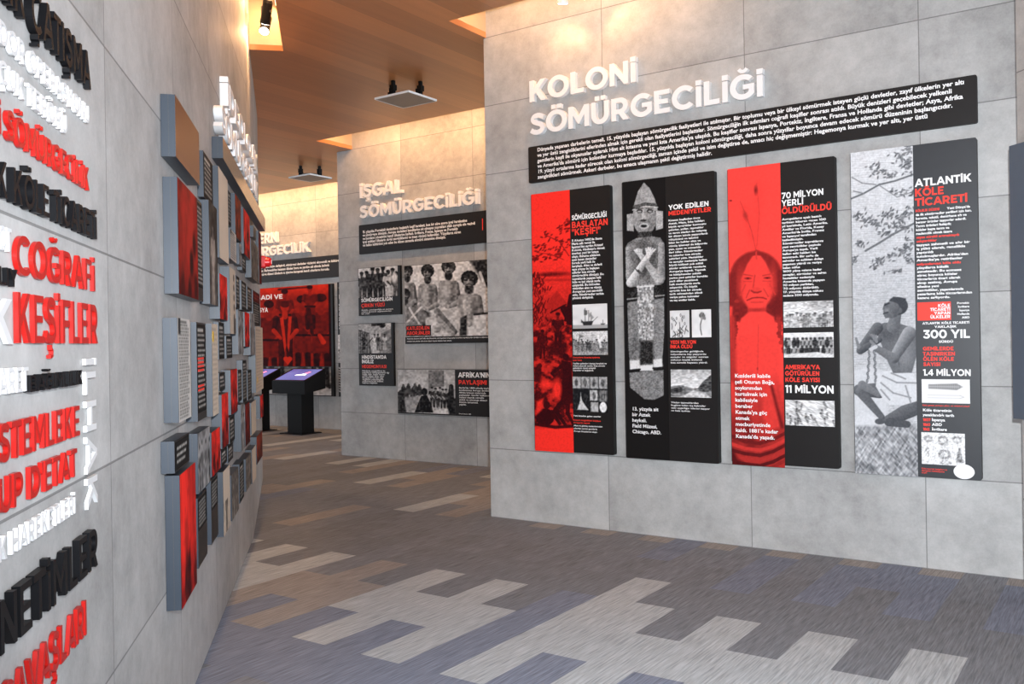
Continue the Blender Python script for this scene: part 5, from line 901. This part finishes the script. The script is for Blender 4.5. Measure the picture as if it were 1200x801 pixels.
BOXES = [  # kind, depth, s0, s1, z0, z1, label
 ('head', .055, -3.830, -3.180, 2.263, 2.502, 'dark glossy heading board, topmost and nearest in the left wall mosaic'),
 ('text', .030, -2.855, -2.501, 2.265, 2.492, 'small brown board of faint text right of the topmost heading board'),
 ('redtext', .055, -3.810, -3.126, 1.738, 2.189, 'large board with a red picture just under the topmost heading board'),
 ('figure', .050, -2.842, -2.523, 1.742, 2.253, 'dark tall board with a pale figure right of the large red board'),
 ('cream', .050, -2.428, -1.976, 2.009, 2.500, 'plain cream board in the top row of the left wall mosaic'),
 ('text', .020, -1.668, -1.516, 2.285, 2.500, 'narrow dark strip between the cream board and the brown-red board'),
 ('rbrown', .045, -1.498, -1.135, 2.232, 2.505, 'brown-red picture board in the top row, past the cream board'),
 ('paper', .050, -1.883, -1.510, 2.055, 2.235, 'small white printed page low beside the cream board'),
 ('grey', .040, -1.227, -1.060, 2.077, 2.220, 'small grey board between the white page and the bright red board'),
 ('red', .050, -0.993, -0.511, 2.172, 2.490, 'bright red board in the top row, past the brown-red board'),
 ('text', .035, -0.978, -0.692, 2.059, 2.160, 'small black board of text directly under the bright red top-row board'),
 ('photo', .050, -0.402, 0.293, 2.051, 2.346, 'wide brownish photo board near the far end of the top row'),
 ('dark', .040, -0.033, 0.235, 2.400, 2.490, 'short blank dark board above the far brownish photo board'),
 ('dkred', .030, 0.632, 0.907, 2.081, 2.532, 'dark red board at the far end of the top row'),
 ('red', .055, -2.488, -2.140, 1.678, 1.919, 'red board standing left of the cream page with dark script'),
 ('script', .055, -2.002, -1.682, 1.605, 1.997, 'cream board with a column of dark script in the second row'),
 ('text', .045, -1.524, -1.308, 1.778, 1.983, 'narrow black text board next right of the cream script board'),
 ('text', .045, -1.166, -0.814, 1.777, 1.976, 'second black text board right of the cream script board'),
 ('text', .045, -0.735, -0.349, 1.796, 1.963, 'third black text board right of the cream script board'),
 ('texthead', .045, -0.254, 0.452, 1.698, 1.967, 'far black text board with a red heading in the second row'),
 ('grey', .050, -1.481, -1.140, 1.480, 1.763, 'grey photo board just left of the narrow middle red board'),
 ('red', .055, -1.079, -0.721, 1.528, 1.765, 'red board between two grey photo boards in the middle of the mosaic'),
 ('grey', .055, -0.641, -0.266, 1.465, 1.776, 'grey photo board just right of the middle red board'),
 ('dotpage', .055, -0.215, 0.559, 1.167, 1.686, 'large cream page with a yellow spot at the far end of the mosaic'),
 ('dotpage', .055, -2.849, -2.616, 1.188, 1.644, 'tall white page with a yellow spot near the big black text board'),
 ('text', .030, -2.343, -2.087, 1.461, 1.666, 'black text board under the red board of the second row'),
 ('text', .030, -1.983, -1.665, 1.460, 1.593, 'black text board under the cream script board'),
 ('page', .055, -3.861, -3.530, 1.243, 1.643, 'large white printed page in the nearest column of the mosaic'),
 ('redrows', .050, -3.324, -3.028, 1.202, 1.640, 'big black text board with red lines beside the large white page'),
 ('text', .030, -2.350, -2.078, 1.286, 1.386, 'small black text board left of the tall red one in the third row'),
 ('red', .055, -2.023, -1.654, 1.133, 1.393, 'tall red board in the third row, right of a small black text board'),
 ('text', .050, -1.549, -1.309, 1.180, 1.378, 'black text board right of the tall red third-row board'),
 ('text', .040, -1.124, -0.833, 1.144, 1.435, 'tall black text board in the middle of the third row'),
 ('text', .040, -0.752, -0.437, 1.143, 1.356, 'dark grey text board left of the far cream page'),
 ('red', .055, -2.480, -2.177, 0.987, 1.274, 'red board under the small black text board of the third row'),
 ('text', .050, -2.070, -1.793, 0.970, 1.121, 'black text board under the tall red third-row board'),
 ('grey', .050, -1.397, -1.166, 0.848, 1.152, 'grey photo board in the fourth row, left of the dark red one'),
 ('dkred', .040, -0.991, -0.630, 0.836, 1.126, 'dark red board in the fourth row'),
 ('cream', .050, -0.618, -0.198, 0.876, 1.115, 'pale board in the fourth row, right of the dark red one'),
 ('red', .050, 0.227, 0.569, 0.930, 1.117, 'small red board at the far end under the cream page'),
 ('bigtext', .050, -3.938, -3.580, 1.061, 1.180, 'black title board of white text directly above the lowest red board'),
 ('redstreak', .055, -3.867, -3.465, 0.531, 1.043, 'tall red streaked board, nearest and lowest in the mosaic'),
 ('figures', .050, -3.340, -2.947, 0.887, 1.151, 'black and white photo of standing figures right of the black title board'),
 ('halfrows', .045, -3.335, -3.039, 0.561, 0.867, 'black text board directly under the photo of standing figures'),
 ('halfrows', .045, -2.886, -2.623, 0.568, 0.879, 'second black text board of the bottom row, under a red board'),
 ('red', .055, -2.922, -2.579, 0.900, 1.115, 'red board right of the photo of standing figures'),
 ('text', .040, -2.409, -2.133, 0.880, 0.970, 'low black text board above the cream board of the bottom row'),
 ('text', .040, -2.077, -1.812, 0.860, 0.958, 'low black text board above the grey photo of the bottom row'),
 ('creamfig', .050, -2.435, -2.103, 0.512, 0.858, 'cream board with a figure at its foot in the bottom row'),
 ('photo', .050, -2.020, -1.619, 0.517, 0.781, 'grey photo board right of the cream one in the bottom row'),
 ('text', .045, -1.490, -1.211, 0.528, 0.777, 'black text board in the middle of the bottom row'),
 ('photo', .050, -1.104, -0.695, 0.542, 0.762, 'dark photo board left of the narrow pale one in the bottom row'),
 ('cream', .050, -0.624, -0.271, 0.522, 0.771, 'narrow pale board near the far end of the bottom row'),
 ('rbrown', .050, -0.176, 0.410, 0.606, 0.820, 'dark brown board at the far end of the bottom row')]
for i, (k, d, s0, s1, z0, z1, label) in enumerate(BOXES):
    nm = {'head': 'heading_board', 'page': 'page_board', 'paper': 'page_board', 'script': 'page_board', 'dotpage': 'page_board', 'cream': 'page_board'}.get(k, 'text_board' if 'text' in k or 'rows' in k else 'picture_board')
    s = Slab(nm, s0, s1, z0, z1, d, label, 'wall board', LGROUP, 'reflect_brown' if k == 'head' else 'board'); W_, H_ = s.w * 100, s.h * 100; n = max(3, int(H_ / 2.6)); F = (.0, .0, 1, 1); sd = 100 + i
    if k == 'head': pass
    elif k in ('text', 'dark'):
        if k == 'text': s.local(rows(sd, W_, H_, n), (.02, .02, .98, .98), 'text', ((.012, .012, .012), (.62, .60, .56)))
    elif k == 'texthead': s.local(rows(sd, W_, H_ * .65, n - 2, head=False), (.02, .02, .98, .66), 'text', ((.012, .012, .012), (.62, .6, .56))); s.local(rows(sd, W_, H_ * .3, 2, head=False), (.02, .68, .98, .98), 'heading', ((.10, .008, .008), (.5, .04, .03)))
    elif k == 'redtext': s.local(scape(sd, W_ * .76, H_, .78, 1), (0, 0, .76, 1), 'picture', DKRED); s.local(rows(sd, W_ * .23, H_ * .84, 18, head=False, margin=.02), (.77, .13, .99, .97), 'text', ((.012, .012, .012), (.62, .60, .56)))
    elif k == 'figure': s.local(figure(sd, W_, H_, 1, .35, .6), F, 'photo', ((.02, .016, .014), (.55, .48, .42)))
    elif k == 'figures': s.local(figure(sd, W_, H_, 4, .55, .1), F, 'photo', GREY)
    elif k == 'cream': a = scape(sd, W_, H_, .95); a.I = .92 + .08 * a.fbm(W_, H_ * .3); s.local(a, F, 'print', CREAM)
    elif k == 'creamfig': a = figure(sd, W_, H_, 1, .9, .25); a.I = np.where(a.Y < H_ * .5, .92, a.I); s.local(a, F, 'picture', CREAM)
    elif k in ('page', 'paper'): a = rows(sd, W_, H_, n * 2, hi=.25, lo=.92); a.rect(W_ * .05, 0, W_ * .22, H_ * .16, .05); s.local(a, (0, 0, .94, 1), 'printed_page', PAPER)
    elif k == 'script': a = rows(sd, W_, H_, 5, hi=.9, lo=.9); [a.ell(W_ * .72, H_ * (.14 + .15 * j), W_ * .1, H_ * .055, .22) for j in range(6)]; a.rect(W_ * .6, H_ * .75, W_, H_, .3); s.local(a, F, 'printed_page', CREAM)
    elif k == 'dotpage':
        a = rows(sd, W_, H_, n, hi=.75, lo=.92); s.local(a, F, 'printed_page', CREAM); b = MB(); cx, cz, r = -s.w * .30, s.h * (.18 if s.w > .5 else .86), .028
        b.prism([(cx + r * cos(t * pi / 10), cz + r * sin(t * pi / 10)) for t in range(20)], -d - .003, -d + .001); b.build('yellow_spot', mat('yellow_spot_ink', (.62, .40, .03, 1), .5), s.t)
    elif k == 'redrows': s.local(rows(sd, W_, H_ * .9, 16), (.03, .08, .97, .98), 'text', ((.012, .012, .012), (.62, .6, .56))); b = MB(); [b.box((-s.w * .42, -d - .0022, s.h * q), (s.w * .2, -d, s.h * (q + .022))) for q in (.62, .58, .54, .50, .34, .30)]; b.build('red_lines', M['red_ink'], s.t)
    elif k == 'halfrows': s.local(rows(sd, W_, H_ * .45, 7, head=False), (.03, .52, .97, .97), 'text', ((.012, .012, .012), (.62, .6, .56)))
    elif k == 'bigtext': s.local(rows(sd, W_, H_, 3, head=False, margin=.12), (.03, .05, .97, .95), 'text', ((.012, .012, .012), (.62, .6, .56)))
    elif k in ('red', 'redstreak'): s.local(scape(sd, W_, H_, .82, k == 'redstreak'), F, 'picture', RED)
    elif k == 'dkred': s.local(scape(sd, W_, H_, .6), F, 'picture', DKRED)
    elif k == 'rbrown': s.local(scape(sd, W_, H_, .6), F, 'picture', RBROWN)
    else: s.local(figure(sd, W_, H_, 3 if s.w > .35 else 2, .6, .15), F, 'photo', GREY if k == 'grey' else ((.02, .018, .016), (.58, .52, .46)))

# red alarm beacon on the far end of the left wall
def beacon():
    s0_, z = at('L', 308, 311, .0); t = wall_thing('alarm_beacon', 'L', 1.15, z, 'red alarm beacon sticking out from the far end of the left wall', 'alarm')
    b = MB(); b.prism(round_rect(-.055, -.055, .055, .055, .012), -.05, -GAP); b.build('base', M['beacon'], t)
    b = MB(); b.tube((0, -.05, 0), (0, -.085, 0), .048, .045, n=24); b.tube((0, -.085, 0), (0, -.105, 0), .045, .03, n=24); b.build('lens', M['beacon'], t, smooth=False)
    b = MB(); b.box((-.018, -.108, -.018), (.018, -.104, .018)); b.build('label_plate', M['white'], t)
beacon()

# ------------------------------------------------------------------ near wall at the right edge of the picture
RG = 'boards on the near right wall'
def rboard(s0, s1, z0, z1, d, label, kind, seed):
    t = Panel.__new__(Panel); t.wall, t.d = 'R', d; t.setup('wall_board', s0, s1, z0, z1, label, 'wall board', RG, 'gloss' if kind != 'blank' else 'slateside', 'side', 0)
    if kind == 'text': rows(seed, t.w * 100, t.h * 100, 24).sheet('text', t.t, -t.w / 2, 0, t.w / 2, t.h, d + .0012, GREY)
    if kind == 'photo': figure(seed, t.w * 100, t.h * 100, 3).sheet('photo', t.t, -t.w / 2, 0, t.w / 2, t.h, d + .0012, GREY)
M['slateside'] = mat('slate_blue_board', (.085, .11, .145, 1), .3, .5, noise=.08)
rboard(.0, .118, 1.055, 2.585, .055, 'narrow blank slate board at the far end of the near right wall, at the picture edge', 'blank', 1)
rboard(.128, .75, 1.055, 2.10, .055, 'dark text board beside the narrow slate board on the near right wall', 'text', 201)
rboard(.128, .75, 2.12, 2.585, .055, 'photo board above the dark text board on the near right wall', 'photo', 202)
for o in list(bpy.data.objects):
    if o.name == 'glyphs': bpy.data.objects.remove(o)
